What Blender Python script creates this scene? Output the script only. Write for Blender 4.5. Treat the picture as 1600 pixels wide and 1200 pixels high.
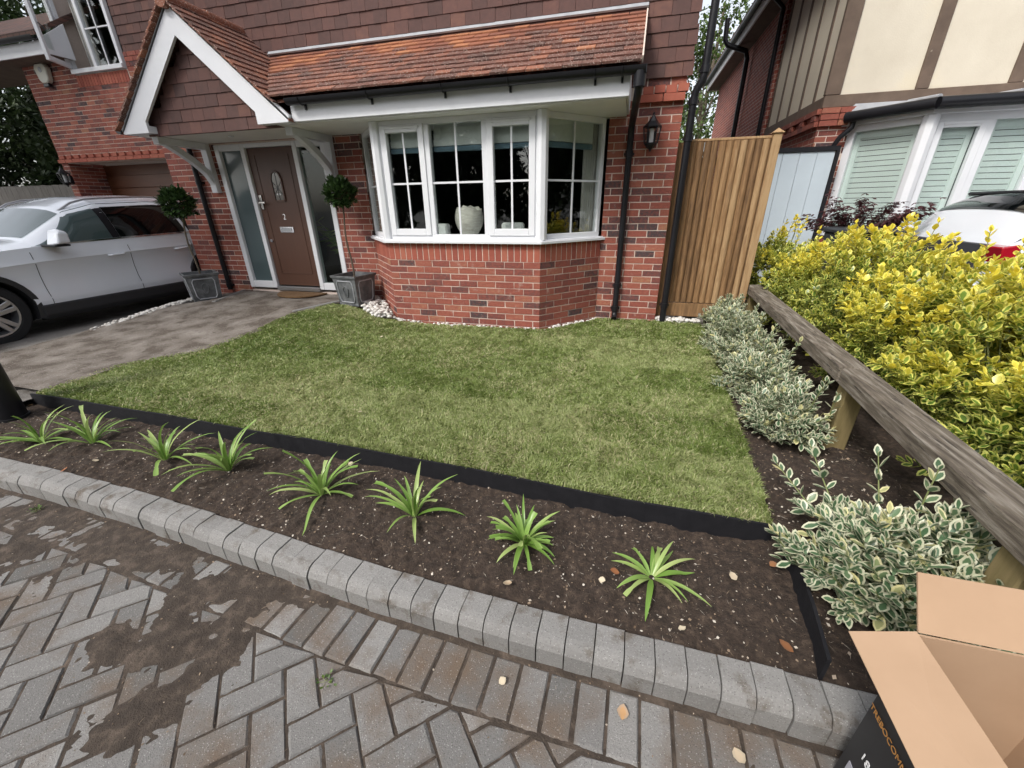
import bpy, bmesh, math, random
import numpy as np
from mathutils import Matrix, Vector
random.seed(7); rng = np.random.default_rng(7)
for o in list(bpy.data.objects): bpy.data.objects.remove(o)
S = bpy.context.scene
COL = S.collection
rad = math.radians

# ------------------------------------------------------------------ camera, sky, sun, exposure
F_PX, YAW, PITCH, ROLL = 624.67, 0.2686, 0.4198, -0.0144
CAM = np.array([-0.4357, -5.1974, 1.3351])
_r = np.array([math.cos(YAW), math.sin(YAW), 0.0])
_f = np.array([-math.sin(YAW)*math.cos(PITCH), math.cos(YAW)*math.cos(PITCH), -math.sin(PITCH)])
_u = np.cross(_r, _f)
CR = math.cos(ROLL)*_r + math.sin(ROLL)*_u
CU = -math.sin(ROLL)*_r + math.cos(ROLL)*_u
cd = bpy.data.cameras.new('Camera'); cam = bpy.data.objects.new('Camera', cd); COL.objects.link(cam)
cd.sensor_width = 36.0; cd.lens = F_PX/1600*36; cd.clip_start = 0.05; cd.clip_end = 600
cam.matrix_world = Matrix(((CR[0], CU[0], -_f[0], CAM[0]), (CR[1], CU[1], -_f[1], CAM[1]), (CR[2], CU[2], -_f[2], CAM[2]), (0, 0, 0, 1)))
S.camera = cam
S.render.resolution_x, S.render.resolution_y = 1024, 768

SUN_TO = Vector((-0.34, -0.58, 0.74)).normalized()
W = bpy.data.worlds.new('World'); S.world = W; W.use_nodes = True
nt = W.node_tree; nt.nodes.clear()
sk = nt.nodes.new('ShaderNodeTexSky'); sk.sky_type = 'NISHITA'; sk.sun_disc = False
sk.sun_elevation = math.asin(SUN_TO.z); sk.sun_rotation = math.atan2(SUN_TO.x, SUN_TO.y)
sk.air_density = 1.0; sk.dust_density = 3.0; sk.ozone_density = 1.0
hs = nt.nodes.new('ShaderNodeHueSaturation'); hs.inputs['Saturation'].default_value = 0.30
bg = nt.nodes.new('ShaderNodeBackground'); bg.inputs[1].default_value = 0.15
wo = nt.nodes.new('ShaderNodeOutputWorld')
nt.links.new(sk.outputs[0], hs.inputs['Color']); nt.links.new(hs.outputs[0], bg.inputs[0]); nt.links.new(bg.outputs[0], wo.inputs[0])
sl = bpy.data.lights.new('sun', 'SUN'); sl.energy = 1.3; sl.angle = rad(11); sl.color = (1.0, 0.96, 0.90)
so = bpy.data.objects.new('sun', sl); COL.objects.link(so)
so.rotation_euler = (-SUN_TO).to_track_quat('-Z', 'Y').to_euler()
S.view_settings.view_transform = 'Standard'; S.view_settings.look = 'None'; S.view_settings.gamma = 1.0
S.view_settings.exposure = 0.92

def px(p):
    d = np.asarray(p, float)-CAM; z = d@_f
    return 800+F_PX*(d@CR)/z, 600-F_PX*(d@CU)/z, z
def ray(x, y): return _f+(x-800)/F_PX*CR-(y-600)/F_PX*CU
def at_z(x, y, z): d = ray(x, y); return CAM+d*(z-CAM[2])/d[2]
def at_x(x, y, X): d = ray(x, y); return CAM+d*(X-CAM[0])/d[0]
def at_y(x, y, Y): d = ray(x, y); return CAM+d*(Y-CAM[1])/d[1]

# ------------------------------------------------------------------ noise
def _hash(ix, iy, s):
    h = (ix.astype(np.int64)*374761393+iy.astype(np.int64)*668265263+s*974634777) & 0x7fffffff
    h = ((h ^ (h >> 13))*1274126177) & 0x7fffffff
    return ((h ^ (h >> 16)) & 0xffff)/65535.0
def vnoise(x, y, s=0):
    x = np.asarray(x, float); y = np.asarray(y, float)
    ix = np.floor(x); iy = np.floor(y); fx = x-ix; fy = y-iy
    fx = fx*fx*(3-2*fx); fy = fy*fy*(3-2*fy)
    a = _hash(ix, iy, s); b = _hash(ix+1, iy, s); c = _hash(ix, iy+1, s); d = _hash(ix+1, iy+1, s)
    return (a*(1-fx)+b*fx)*(1-fy)+(c*(1-fx)+d*fx)*fy
def fbm(x, y, o=4, s=0):
    t = 0; a = .5
    for i in range(o): t = t+a*vnoise(x*2**i, y*2**i, s+i); a *= .5
    return t/(1-.5**o)
def sstep(t): t = np.clip(t, 0, 1); return t*t*(3-2*t)

# ------------------------------------------------------------------ materials
def nodes(name):
    m = bpy.data.materials.new(name); m.use_nodes = True; n = m.node_tree
    b = n.nodes['Principled BSDF']; return m, n, b
def ramp(n, cols):
    r = n.nodes.new('ShaderNodeValToRGB'); e = r.color_ramp.elements
    while len(e) > 1: e.remove(e[-1])
    for i, (p, c) in enumerate(cols):
        q = e[0] if i == 0 else e.new(p)
        q.position = p; q.color = (*c, 1)
    return r
def noise_tex(n, scale, detail=4, rough=.6, coord='pos', stretch=None):
    t = n.nodes.new('ShaderNodeTexNoise'); t.inputs['Scale'].default_value = scale
    t.inputs['Detail'].default_value = detail; t.inputs['Roughness'].default_value = rough
    if coord == 'pos':
        g = n.nodes.new('ShaderNodeNewGeometry'); src = g.outputs['Position']
    else:
        g = n.nodes.new('ShaderNodeTexCoord'); src = g.outputs['Object']
    if stretch:
        mp = n.nodes.new('ShaderNodeMapping'); mp.inputs['Scale'].default_value = stretch
        n.links.new(src, mp.inputs[0]); src = mp.outputs[0]
    n.links.new(src, t.inputs['Vector']); return t
def math_n(n, op, a, b):
    m = n.nodes.new('ShaderNodeMath'); m.operation = op
    for i, v in enumerate((a, b)):
        if isinstance(v, (int, float)): m.inputs[i].default_value = v
        else: n.links.new(v, m.inputs[i])
    return m.outputs[0]
def mixc(n, fac, a, b, typ='MIX'):
    m = n.nodes.new('ShaderNodeMixRGB'); m.blend_type = typ
    for i, v in enumerate((fac, a, b)):
        if isinstance(v, (int, float)): m.inputs[i].default_value = v
        elif isinstance(v, tuple): m.inputs[i].default_value = (*v, 1)
        else: n.links.new(v, m.inputs[i])
    return m.outputs[0]
def attr(n, name):
    a = n.nodes.new('ShaderNodeAttribute'); a.attribute_name = name; return a.outputs['Fac']
def bump(n, b, h, strength, dist=.01):
    k = n.nodes.new('ShaderNodeBump'); k.inputs['Strength'].default_value = strength; k.inputs['Distance'].default_value = dist
    n.links.new(h, k.inputs['Height']); n.links.new(k.outputs[0], b.inputs['Normal'])
def mat(name, cols, rough=.6, scale=8, k=.6, tone=False, bscale=60, bstr=.2, bdist=.004, metal=0, spec=.5, stretch=None, dirt=None, coat=0, rvar=0, speck=None):
    """cols: ramp of colours; the ramp is driven by noise, or by the piece's tone with some noise"""
    m, n, b = nodes(name)
    t = noise_tex(n, scale, stretch=stretch)
    f = math_n(n, 'ADD', math_n(n, 'MULTIPLY', math_n(n, 'SUBTRACT', t.outputs[0], .5), k*2), attr(n, 'tone') if tone else .5)
    if len(cols) == 1:
        c = cols[0]; cols = [(0, tuple(v*.88 for v in c)), (1, tuple(min(1, v*1.1) for v in c))]
    r = ramp(n, cols); n.links.new(f, r.inputs[0]); out = r.outputs[0]
    if dirt:                                       # (colour, scale, lo, hi): blotches with a shape of their own
        dn = noise_tex(n, dirt[1], 6, .65, stretch=stretch)
        mr = n.nodes.new('ShaderNodeMapRange'); mr.inputs['From Min'].default_value = dirt[2]; mr.inputs['From Max'].default_value = dirt[3]
        n.links.new(dn.outputs[0], mr.inputs[0]); out = mixc(n, mr.outputs[0], out, dirt[0])
    if speck:                                      # small pale and dark aggregate grains
        vo = n.nodes.new('ShaderNodeTexVoronoi'); vo.inputs['Scale'].default_value = speck; gp_ = n.nodes.new('ShaderNodeNewGeometry'); n.links.new(gp_.outputs['Position'], vo.inputs['Vector'])
        sp_ = n.nodes.new('ShaderNodeSeparateColor'); n.links.new(vo.outputs['Color'], sp_.inputs[0])
        hit = math_n(n, 'MULTIPLY', math_n(n, 'GREATER_THAN', sp_.outputs[0], .91), math_n(n, 'LESS_THAN', vo.outputs['Distance'], .42)); out = mixc(n, math_n(n, 'MULTIPLY', hit, .42), out, (.50, .49, .47))
        hit = math_n(n, 'MULTIPLY', math_n(n, 'LESS_THAN', sp_.outputs[0], .10), math_n(n, 'LESS_THAN', vo.outputs['Distance'], .42)); out = mixc(n, math_n(n, 'MULTIPLY', hit, .6), out, (.05, .047, .043))
    n.links.new(out, b.inputs['Base Color'])
    b.inputs['Roughness'].default_value = rough; b.inputs['Metallic'].default_value = metal; b.inputs['Specular IOR Level'].default_value = spec
    if coat: b.inputs['Coat Weight'].default_value = coat; b.inputs['Coat Roughness'].default_value = .05
    if rvar:
        rn = noise_tex(n, 14, 4); n.links.new(math_n(n, 'ADD', math_n(n, 'MULTIPLY', rn.outputs[0], rvar), rough-rvar/2), b.inputs['Roughness'])
    if bstr: bt = noise_tex(n, bscale, 5, .65, stretch=stretch); bump(n, b, bt.outputs[0], bstr, bdist)
    return m
def leaf_mat(name, centre, margin, th=.55, rough=.38, trans=.22):
    m, n, b = nodes(name)
    tn = attr(n, 'tone'); ed = attr(n, 'edge')
    nz = noise_tex(n, 70, 3)
    c = ramp(n, centre); g = ramp(n, margin); n.links.new(tn, c.inputs[0]); n.links.new(tn, g.inputs[0])
    e = math_n(n, 'ADD', ed, math_n(n, 'MULTIPLY', math_n(n, 'SUBTRACT', nz.outputs[0], .5), .5))
    mr = n.nodes.new('ShaderNodeMapRange'); mr.inputs['From Min'].default_value = th-.06; mr.inputs['From Max'].default_value = th+.06
    n.links.new(e, mr.inputs[0]); col = mixc(n, mr.outputs[0], c.outputs[0], g.outputs[0])
    n.links.new(col, b.inputs['Base Color']); b.inputs['Roughness'].default_value = rough
    tr = n.nodes.new('ShaderNodeBsdfTranslucent'); n.links.new(col, tr.inputs[0])
    ms = n.nodes.new('ShaderNodeMixShader'); ms.inputs[0].default_value = trans
    n.links.new(b.outputs[0], ms.inputs[1]); n.links.new(tr.outputs[0], ms.inputs[2])
    n.links.new(ms.outputs[0], n.nodes['Material Output'].inputs[0])
    return m
def glass_mat(name, tint=(.75, .8, .8), rough=.0, refl=1.0, body=None):
    m, n, b = nodes(name); n.nodes.remove(b)
    lwt = n.nodes.new('ShaderNodeLayerWeight'); lwt.inputs[0].default_value = .5
    fr5 = math_n(n, 'MULTIPLY', math_n(n, 'POWER', lwt.outputs['Facing'], 5.0), .9)
    gl = n.nodes.new('ShaderNodeBsdfGlossy'); gl.inputs['Roughness'].default_value = rough
    if body: tb = n.nodes.new('ShaderNodeBsdfPrincipled'); tb.inputs['Base Color'].default_value = (*body, 1); tb.inputs['Roughness'].default_value = .6
    else: tb = n.nodes.new('ShaderNodeBsdfTransparent'); tb.inputs[0].default_value = (*tint, 1)
    ms = n.nodes.new('ShaderNodeMixShader')
    n.links.new(math_n(n, 'MULTIPLY', math_n(n, 'ADD', fr5, .045), refl), ms.inputs[0])
    n.links.new(tb.outputs[0], ms.inputs[1]); n.links.new(gl.outputs[0], ms.inputs[2])
    n.links.new(ms.outputs[0], n.nodes['Material Output'].inputs[0]); return m

MT = {}
MT['brick'] = mat('brick', [(0, (.06, .040, .042)), (.12, (.125, .050, .044)), (.35, (.215, .060, .044)), (.6, (.275, .078, .052)), (.85, (.31, .105, .068)), (1, (.33, .155, .085))],
                  .85, 36, .42, True, 150, .6, .006, dirt=((.46, .34, .29), 11, .60, .82))
MT['soldier'] = mat('soldier', [(0, (.23, .058, .042)), (.5, (.32, .082, .052)), (1, (.37, .12, .075))], .85, 28, .25, True, 150, .4, .004)
MT['mortar'] = mat('mortar', [(0, (.54, .44, .38)), (1, (.70, .59, .51))], .95, 40, .7, False, 200, .4, .003)
MT['tile'] = mat('hanging tile', [(0, (.062, .034, .030)), (.45, (.095, .048, .041)), (.75, (.118, .056, .046)), (1, (.155, .074, .054))], .85, 16, .35, True, 120, .35, .004)
def roof_tile_mat():
    m, n, b = nodes('roof tile')
    r = ramp(n, [(0, (.08, .04, .032)), (.4, (.15, .06, .042)), (.75, (.27, .10, .055)), (1, (.38, .16, .075))])
    t = noise_tex(n, 20, 4)
    n.links.new(math_n(n, 'ADD', attr(n, 'tone'), math_n(n, 'MULTIPLY', math_n(n, 'SUBTRACT', t.outputs[0], .5), .5)), r.inputs[0])
    li = noise_tex(n, 95, 2, .5)                                     # pale lichen spots, thicker on the old weathered tiles
    mr = n.nodes.new('ShaderNodeMapRange'); mr.inputs['From Min'].default_value = .61; mr.inputs['From Max'].default_value = .66
    n.links.new(math_n(n, 'SUBTRACT', li.outputs[0], math_n(n, 'MULTIPLY', attr(n, 'clean'), .12)), mr.inputs[0])
    col = mixc(n, mr.outputs[0], r.outputs[0], (.50, .42, .36))
    n.links.new(col, b.inputs['Base Color']); b.inputs['Roughness'].default_value = .88
    bt = noise_tex(n, 90, 5); bump(n, b, bt.outputs[0], .5, .006); return m
MT['rooftile'] = roof_tile_mat()
MT['white'] = mat('white upvc', [(0, (.66, .67, .70)), (1, (.74, .75, .77))], .32, 5, .5, False, 30, .03, .002)
MT['whiteboard'] = mat('white painted board', [(0, (.62, .63, .66)), (1, (.70, .71, .735))], .5, 7, .6, False, 80, .1, .002, dirt=((.55, .55, .52), 3, .62, .95))
MT['soffit'] = mat('soffit board', [(.7, .69, .66)], .6, 4, .5, False, 50, .05, .002)
MT['black'] = mat('black plastic', [(0, (.007, .007, .009)), (1, (.016, .016, .019))], .36, 6, .6, False, 40, .08, .002, rvar=.2, spec=.32)
MT['blackmat'] = mat('black matt plastic', [(0, (.008, .008, .010)), (1, (.018, .018, .021))], .65, 20, .6, False, 70, .3, .004, spec=.22)
MT['lead'] = mat('lead flashing', [(0, (.24, .25, .27)), (1, (.42, .43, .45))], .55, 9, .6, False, 30, .2, .004)
MT['door'] = mat('brown door', [(0, (.070, .031, .018)), (1, (.098, .042, .025))], .48, 3, .5, False, 40, .08, .002, stretch=(6, 6, .5))
MT['garagedoor'] = mat('brown timber door', [(0, (.075, .024, .009)), (1, (.14, .048, .019))], .5, 4, .6, False, 40, .15, .003, stretch=(.6, 1, 12))
MT['chrome'] = mat('chrome', [(.75, .75, .76)], .15, 5, .2, False, 50, 0, metal=1)
MT['glass'] = glass_mat('window glass', (.955, .975, .965), 0.0, 1.25)
MT['hallglass'] = glass_mat('hall glass', (.75, .80, .78), 0.0, .55)
MT['clear'] = glass_mat('lamp glass', (.9, .9, .9), .05, 1)
MT['frost'] = glass_mat('frosted glass', (.7, .75, .75), .16, 1.5, body=(.055, .085, .09))
MT['darkglass'] = glass_mat('tinted car glass', (.05, .06, .06), 0.0, 1.6)
MT['carglass'] = glass_mat('car glass', (.30, .35, .34), 0.0, 1.6)
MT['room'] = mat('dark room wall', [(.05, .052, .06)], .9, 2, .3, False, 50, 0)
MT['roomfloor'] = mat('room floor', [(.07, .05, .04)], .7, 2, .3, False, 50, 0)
MT['fabric'] = mat('pale fabric', [(0, (.52, .54, .52)), (1, (.66, .68, .66))], .9, 20, .5, False, 200, .2, .003)
MT['blueband'] = mat('blue grey fabric', [(.10, .16, .20)], .9, 20, .4, False, 200, .2, .003)
MT['curtain'] = mat('curtain cloth', [(0, (.30, .29, .27)), (1, (.44, .42, .39))], .95, 10, .5, False, 150, .2, .003)
MT['egg'] = mat('shell ceramic', [(0, (.34, .32, .28)), (1, (.62, .60, .54))], .7, 12, .8, False, 40, .6, .01, stretch=(1, 1, 4))
MT['soil'] = mat('soil', [(0, (.014, .009, .006)), (.5, (.040, .026, .018)), (1, (.10, .070, .05))], .95, 38, .85, False, 110, 1.0, .012)
MT['wetsoil'] = mat('spilled soil', [(0, (.020, .014, .010)), (.5, (.052, .038, .028)), (1, (.14, .105, .08))], .92, 20, .7, False, 130, .9, .008)
MT['turf'] = mat('turf base', [(0, (.075, .085, .03)), (1, (.15, .145, .065))], .95, 20, .7, False, 120, .8, .01)
MT['pebble'] = mat('white pebble', [(0, (.42, .39, .35)), (.5, (.58, .56, .52)), (1, (.70, .68, .65))], .7, 10, .3, True, 60, .2, .004)
MT['paver'] = mat('paving block', [(0, (.110, .106, .100)), (.5, (.170, .164, .157)), (1, (.265, .256, .243))], .88, 170, .42, True, 260, .9, .004,
                  dirt=((.135, .098, .070), 3.1, .46, .66), speck=250)
MT['kerb'] = mat('kerb concrete', [(0, (.150, .146, .139)), (.5, (.212, .206, .197)), (1, (.305, .297, .284))], .88, 150, .36, True, 240, .8, .004,
                 dirt=((.105, .085, .066), 9, .54, .70), speck=250)
MT['concrete'] = mat('stained concrete', [(0, (.10, .082, .068)), (.5, (.205, .178, .152)), (1, (.35, .32, .285))], .9, 9, .9, False, 160, .7, .006,
                     dirt=((.085, .066, .050), 4.5, .43, .58), speck=120)
MT['drive'] = mat('drive surface', [(0, (.13, .12, .11)), (1, (.23, .215, .195))], .9, 6, .8, False, 160, .7, .006, dirt=((.055, .045, .036), 1.5, .45, .62), speck=120)
MT['road'] = mat('far ground', [(0, (.12, .12, .115)), (1, (.19, .185, .18))], .9, 3, .7, False, 90, .5, .006)
MT['pale'] = mat('fence pale', [(0, (.105, .055, .022)), (.5, (.235, .130, .055)), (1, (.36, .235, .12))], .8, 5, .75, True, 30, .4, .004, stretch=(9, 9, .8), dirt=((.13, .075, .04), 2, .60, .72))
MT['oldwood'] = mat('grey weathered rail', [(0, (.055, .043, .032)), (.5, (.155, .128, .098)), (1, (.33, .30, .255))], .9, 4.5, 1.1, False, 24, .9, .008, stretch=(12, .9, 12), dirt=((.045, .036, .028), 5, .58, .64))
MT['postwood'] = mat('green stained post', [(0, (.14, .11, .04)), (1, (.25, .19, .09))], .85, 6, .8, False, 30, .4, .004, stretch=(8, 8, .9))
MT['planter'] = mat('lead grey planter', [(0, (.045, .048, .052)), (.5, (.10, .105, .11)), (1, (.20, .205, .21))], .6, 9, .9, False, 60, .3, .004)
MT['coir'] = mat('coir mat', [(0, (.10, .052, .022)), (1, (.22, .13, .06))], 1, 40, .8, False, 300, 1, .01)
MT['bark'] = mat('bark', [(0, (.07, .055, .04)), (1, (.16, .13, .095))], .95, 12, .8, False, 60, .8, .01)
MT['stem'] = mat('green stem', [(0, (.12, .16, .05)), (1, (.26, .27, .12))], .7, 20, .6, False, 60, .1, .002)
MT['card'] = mat('cardboard', [(0, (.36, .235, .145)), (1, (.44, .295, .19))], .85, 6, .6, False, 90, .08, .002, stretch=(1, 1, 1))
MT['cardblack'] = mat('black printed card', [(0, (.012, .012, .014)), (1, (.028, .028, .030))], .5, 10, .6, False, 60, .05, .002)
MT['orange'] = mat('orange print', [(.55, .26, .07)], .6, 50, .5, False, 60, 0)
MT['whiteink'] = mat('white print', [(.75, .75, .75)], .6, 10, .2, False, 60, 0)
MT['sticker'] = mat('grey label', [(.34, .34, .38)], .6, 10, .3, False, 60, 0)
MT['ink'] = mat('dark print', [(.04, .04, .05)], .6, 10, .2, False, 60, 0)
MT['paint'] = mat('white car paint', [(.78, .81, .86)], .25, 2, .1, False, 60, 0, coat=.8)
MT['tyre'] = mat('tyre rubber', [(.014, .014, .015)], .8, 20, .5, False, 80, .3, .004)
MT['alloy'] = mat('alloy wheel', [(.42, .42, .43)], .3, 6, .3, False, 60, 0, metal=.8)
MT['redlens'] = mat('red lamp lens', [(.35, .008, .02)], .12, 6, .3, False, 60, 0, coat=.8)
MT['cladding'] = mat('black cladding', [(.022, .022, .024)], .55, 20, .4, False, 90, .2, .003)
MT['render'] = mat('cream render', [(0, (.56, .50, .40)), (1, (.68, .62, .51))], .9, 2.2, .7, False, 60, .5, .006, dirt=((.62, .54, .38), 1.1, .55, .85))
MT['timber'] = mat('brown timber', [(0, (.085, .058, .042)), (1, (.16, .112, .082))], .8, 5, .8, False, 40, .3, .004, dirt=((.34, .29, .22), 9, .70, .74))
MT['shutter'] = mat('pale green shutter', [(.68, .75, .73)], .5, 5, .3, False, 60, .03, .002)
MT['greygate'] = mat('pale grey gate board', [(.50, .57, .62)], .5, 3, .4, False, 60, .05, .002)
MT['binplastic'] = mat('dark bin plastic', [(.03, .033, .038)], .5, 6, .4, False, 60, .1, .002)
MT['fencegrey'] = mat('grey fence board', [(0, (.11, .10, .09)), (1, (.20, .185, .165))], .9, 4, .8, False, 60, .3, .004, stretch=(6, 6, 1))
MT['cream'] = mat('cream plastic', [(.56, .55, .47)], .45, 6, .3, False, 60, .05, .002)
def brick_tex():
    m, n, b = nodes('far brickwork')
    g = n.nodes.new('ShaderNodeNewGeometry'); sx = n.nodes.new('ShaderNodeSeparateXYZ'); cb = n.nodes.new('ShaderNodeCombineXYZ')
    n.links.new(g.outputs['Position'], sx.inputs[0])
    n.links.new(math_n(n, 'ADD', sx.outputs[0], sx.outputs[1]), cb.inputs[0]); n.links.new(sx.outputs[2], cb.inputs[1])
    t = n.nodes.new('ShaderNodeTexBrick'); n.links.new(cb.outputs[0], t.inputs['Vector'])
    t.inputs['Scale'].default_value = 1; t.inputs['Mortar Size'].default_value = .006; t.inputs['Brick Width'].default_value = .225; t.inputs['Row Height'].default_value = .075
    t.inputs['Color1'].default_value = (.33, .085, .055, 1); t.inputs['Color2'].default_value = (.22, .06, .045, 1); t.inputs['Mortar'].default_value = (.46, .36, .30, 1)
    t.inputs['Mortar Smooth'].default_value = .2
    n.links.new(t.outputs[0], b.inputs['Base Color']); b.inputs['Roughness'].default_value = .9
    bump(n, b, math_n(n, 'SUBTRACT', 1.0, t.outputs[1]), .6, .006); return m
MT['farbrick'] = brick_tex()
def tile_tex():
    m, n, b = nodes('far roof tiles')
    g = n.nodes.new('ShaderNodeNewGeometry'); sx = n.nodes.new('ShaderNodeSeparateXYZ'); cb = n.nodes.new('ShaderNodeCombineXYZ')
    n.links.new(g.outputs['Position'], sx.inputs[0]); n.links.new(sx.outputs[0], cb.inputs[0]); n.links.new(math_n(n, 'MULTIPLY', sx.outputs[2], 1.6), cb.inputs[1])
    t = n.nodes.new('ShaderNodeTexBrick'); n.links.new(cb.outputs[0], t.inputs['Vector'])
    t.inputs['Scale'].default_value = 1; t.inputs['Mortar Size'].default_value = .008; t.inputs['Brick Width'].default_value = .17; t.inputs['Row Height'].default_value = .11
    t.inputs['Color1'].default_value = (.13, .06, .045, 1); t.inputs['Color2'].default_value = (.09, .05, .04, 1); t.inputs['Mortar'].default_value = (.03, .02, .018, 1)
    n.links.new(t.outputs[0], b.inputs['Base Color']); b.inputs['Roughness'].default_value = .9
    bump(n, b, math_n(n, 'SUBTRACT', 1.0, t.outputs[1]), .7, .01); return m
MT['fartile'] = tile_tex()
MT['grass'] = leaf_mat('grass blades', [(0, (.13, .19, .040)), (.40, (.235, .30, .080)), (.7, (.37, .42, .18)), (.88, (.49, .48, .25)), (1, (.60, .53, .34))],
                       [(0, (.13, .19, .04)), (.5, (.2, .26, .07)), (1, (.47, .41, .25))], .5, .45, .38)
MT['lily'] = leaf_mat('strap leaf', [(0, (.16, .29, .05)), (.6, (.26, .40, .10)), (1, (.44, .50, .20))], [(0, (.20, .34, .07)), (1, (.50, .54, .24))], .75, .34, .25)
MT['silver'] = leaf_mat('cream edged leaf', [(0, (.055, .115, .052)), (.6, (.105, .185, .095)), (.85, (.20, .27, .13)), (1, (.55, .52, .24))],
                        [(0, (.54, .55, .40)), (.7, (.66, .65, .47)), (1, (.72, .65, .32))], .53, .38, .22)
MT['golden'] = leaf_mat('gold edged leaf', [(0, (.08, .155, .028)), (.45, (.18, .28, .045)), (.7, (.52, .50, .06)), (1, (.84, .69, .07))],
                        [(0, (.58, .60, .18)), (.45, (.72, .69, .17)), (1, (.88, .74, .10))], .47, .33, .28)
MT['bay'] = leaf_mat('bay leaf', [(0, (.018, .040, .012)), (1, (.06, .11, .03))], [(0, (.02, .045, .014)), (1, (.065, .12, .035))], .5, .3, .12)
MT['acer'] = leaf_mat('purple leaf', [(0, (.055, .020, .024)), (1, (.14, .045, .050))], [(0, (.055, .02, .024)), (1, (.15, .05, .055))], .5, .5, .2)
MT['conifer'] = leaf_mat('dark tree leaf', [(0, (.016, .034, .012)), (1, (.055, .085, .026))], [(0, (.016, .034, .012)), (1, (.055, .085, .026))], .5, .6, .2)
MT['treeleaf'] = leaf_mat('tree leaf', [(0, (.045, .085, .018)), (1, (.13, .19, .045))], [(0, (.045, .085, .018)), (1, (.13, .19, .045))], .5, .5, .28)
MT['weed'] = leaf_mat('weed leaf', [(0, (.05, .10, .02)), (1, (.13, .20, .04))], [(0, (.05, .10, .02)), (1, (.13, .20, .04))], .5, .5, .2)
MT['deadleaf'] = leaf_mat('dry leaf', [(0, (.30, .11, .04)), (.5, (.48, .28, .13)), (1, (.62, .54, .40))], [(0, (.26, .09, .03)), (1, (.58, .50, .36))], .5, .7, .15)
MT['chip'] = mat('bed chips', [(0, (.10, .065, .04)), (.5, (.27, .20, .14)), (1, (.55, .50, .43))], .9, 10, .2, True, 60, .1, .002)

# ------------------------------------------------------------------ objects and meshes
WL = {}
def props(o, label=None, cat=None, group=None, kind=None):
    if label: o['label'] = label
    if cat: o['category'] = cat
    if group: o['group'] = group
    if kind: o['kind'] = kind
    return o
def thing(name, label, cat, loc=(0, 0, 0), group=None):
    o = bpy.data.objects.new(name, None); COL.objects.link(o); o.location = loc; o.empty_display_size = .1
    WL[o.name] = np.array(loc, float); return props(o, label, cat, group)
def link(name, me, parent=None, origin=None):
    o = bpy.data.objects.new(name, me); COL.objects.link(o)
    if parent is not None: o.parent = parent; WL[o.name] = WL[parent.name]
    else: WL[o.name] = np.zeros(3) if origin is None else np.array(origin, float); o.location = WL[o.name]
    return o
def np_mesh(name, V, F, mats, attrs=None, smooth=False):
    """big triangle / quad soup: F is (n,3) or (n,4)"""
    me = bpy.data.meshes.new(name); V = np.asarray(V, np.float32); F = np.asarray(F, np.int32); k = F.shape[1]
    me.vertices.add(len(V)); me.vertices.foreach_set('co', V.ravel())
    me.loops.add(F.size); me.loops.foreach_set('vertex_index', F.ravel())
    me.polygons.add(len(F)); me.polygons.foreach_set('loop_start', np.arange(len(F), dtype=np.int32)*k)
    for m in mats: me.materials.append(m)
    for a, v in (attrs or {}).items():
        me.attributes.new(a, 'FLOAT', 'POINT').data.foreach_set('value', np.asarray(v, np.float32))
    me.update(calc_edges=True); me.validate()
    me.polygons.foreach_set('use_smooth', np.full(len(me.polygons), bool(smooth)))
    return me
CUBE_V = np.array([(x, y, z) for x in (-.5, .5) for y in (-.5, .5) for z in (-.5, .5)])
CUBE_F = [(0, 1, 3, 2), (4, 6, 7, 5), (0, 4, 5, 1), (2, 3, 7, 6), (0, 2, 6, 4), (1, 5, 7, 3)]
def norm(v): v = np.asarray(v, float); return v/(np.linalg.norm(v)+1e-12)
def frame(d, up=(0, 0, 1)):
    d = norm(d); up = np.asarray(up, float)
    if abs(d@norm(up)) > .99: up = np.array([0, 1, 0.]) if abs(d[1]) < .9 else np.array([1., 0, 0])
    a = norm(np.cross(up, d)); b = np.cross(d, a); return d, a, b
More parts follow.
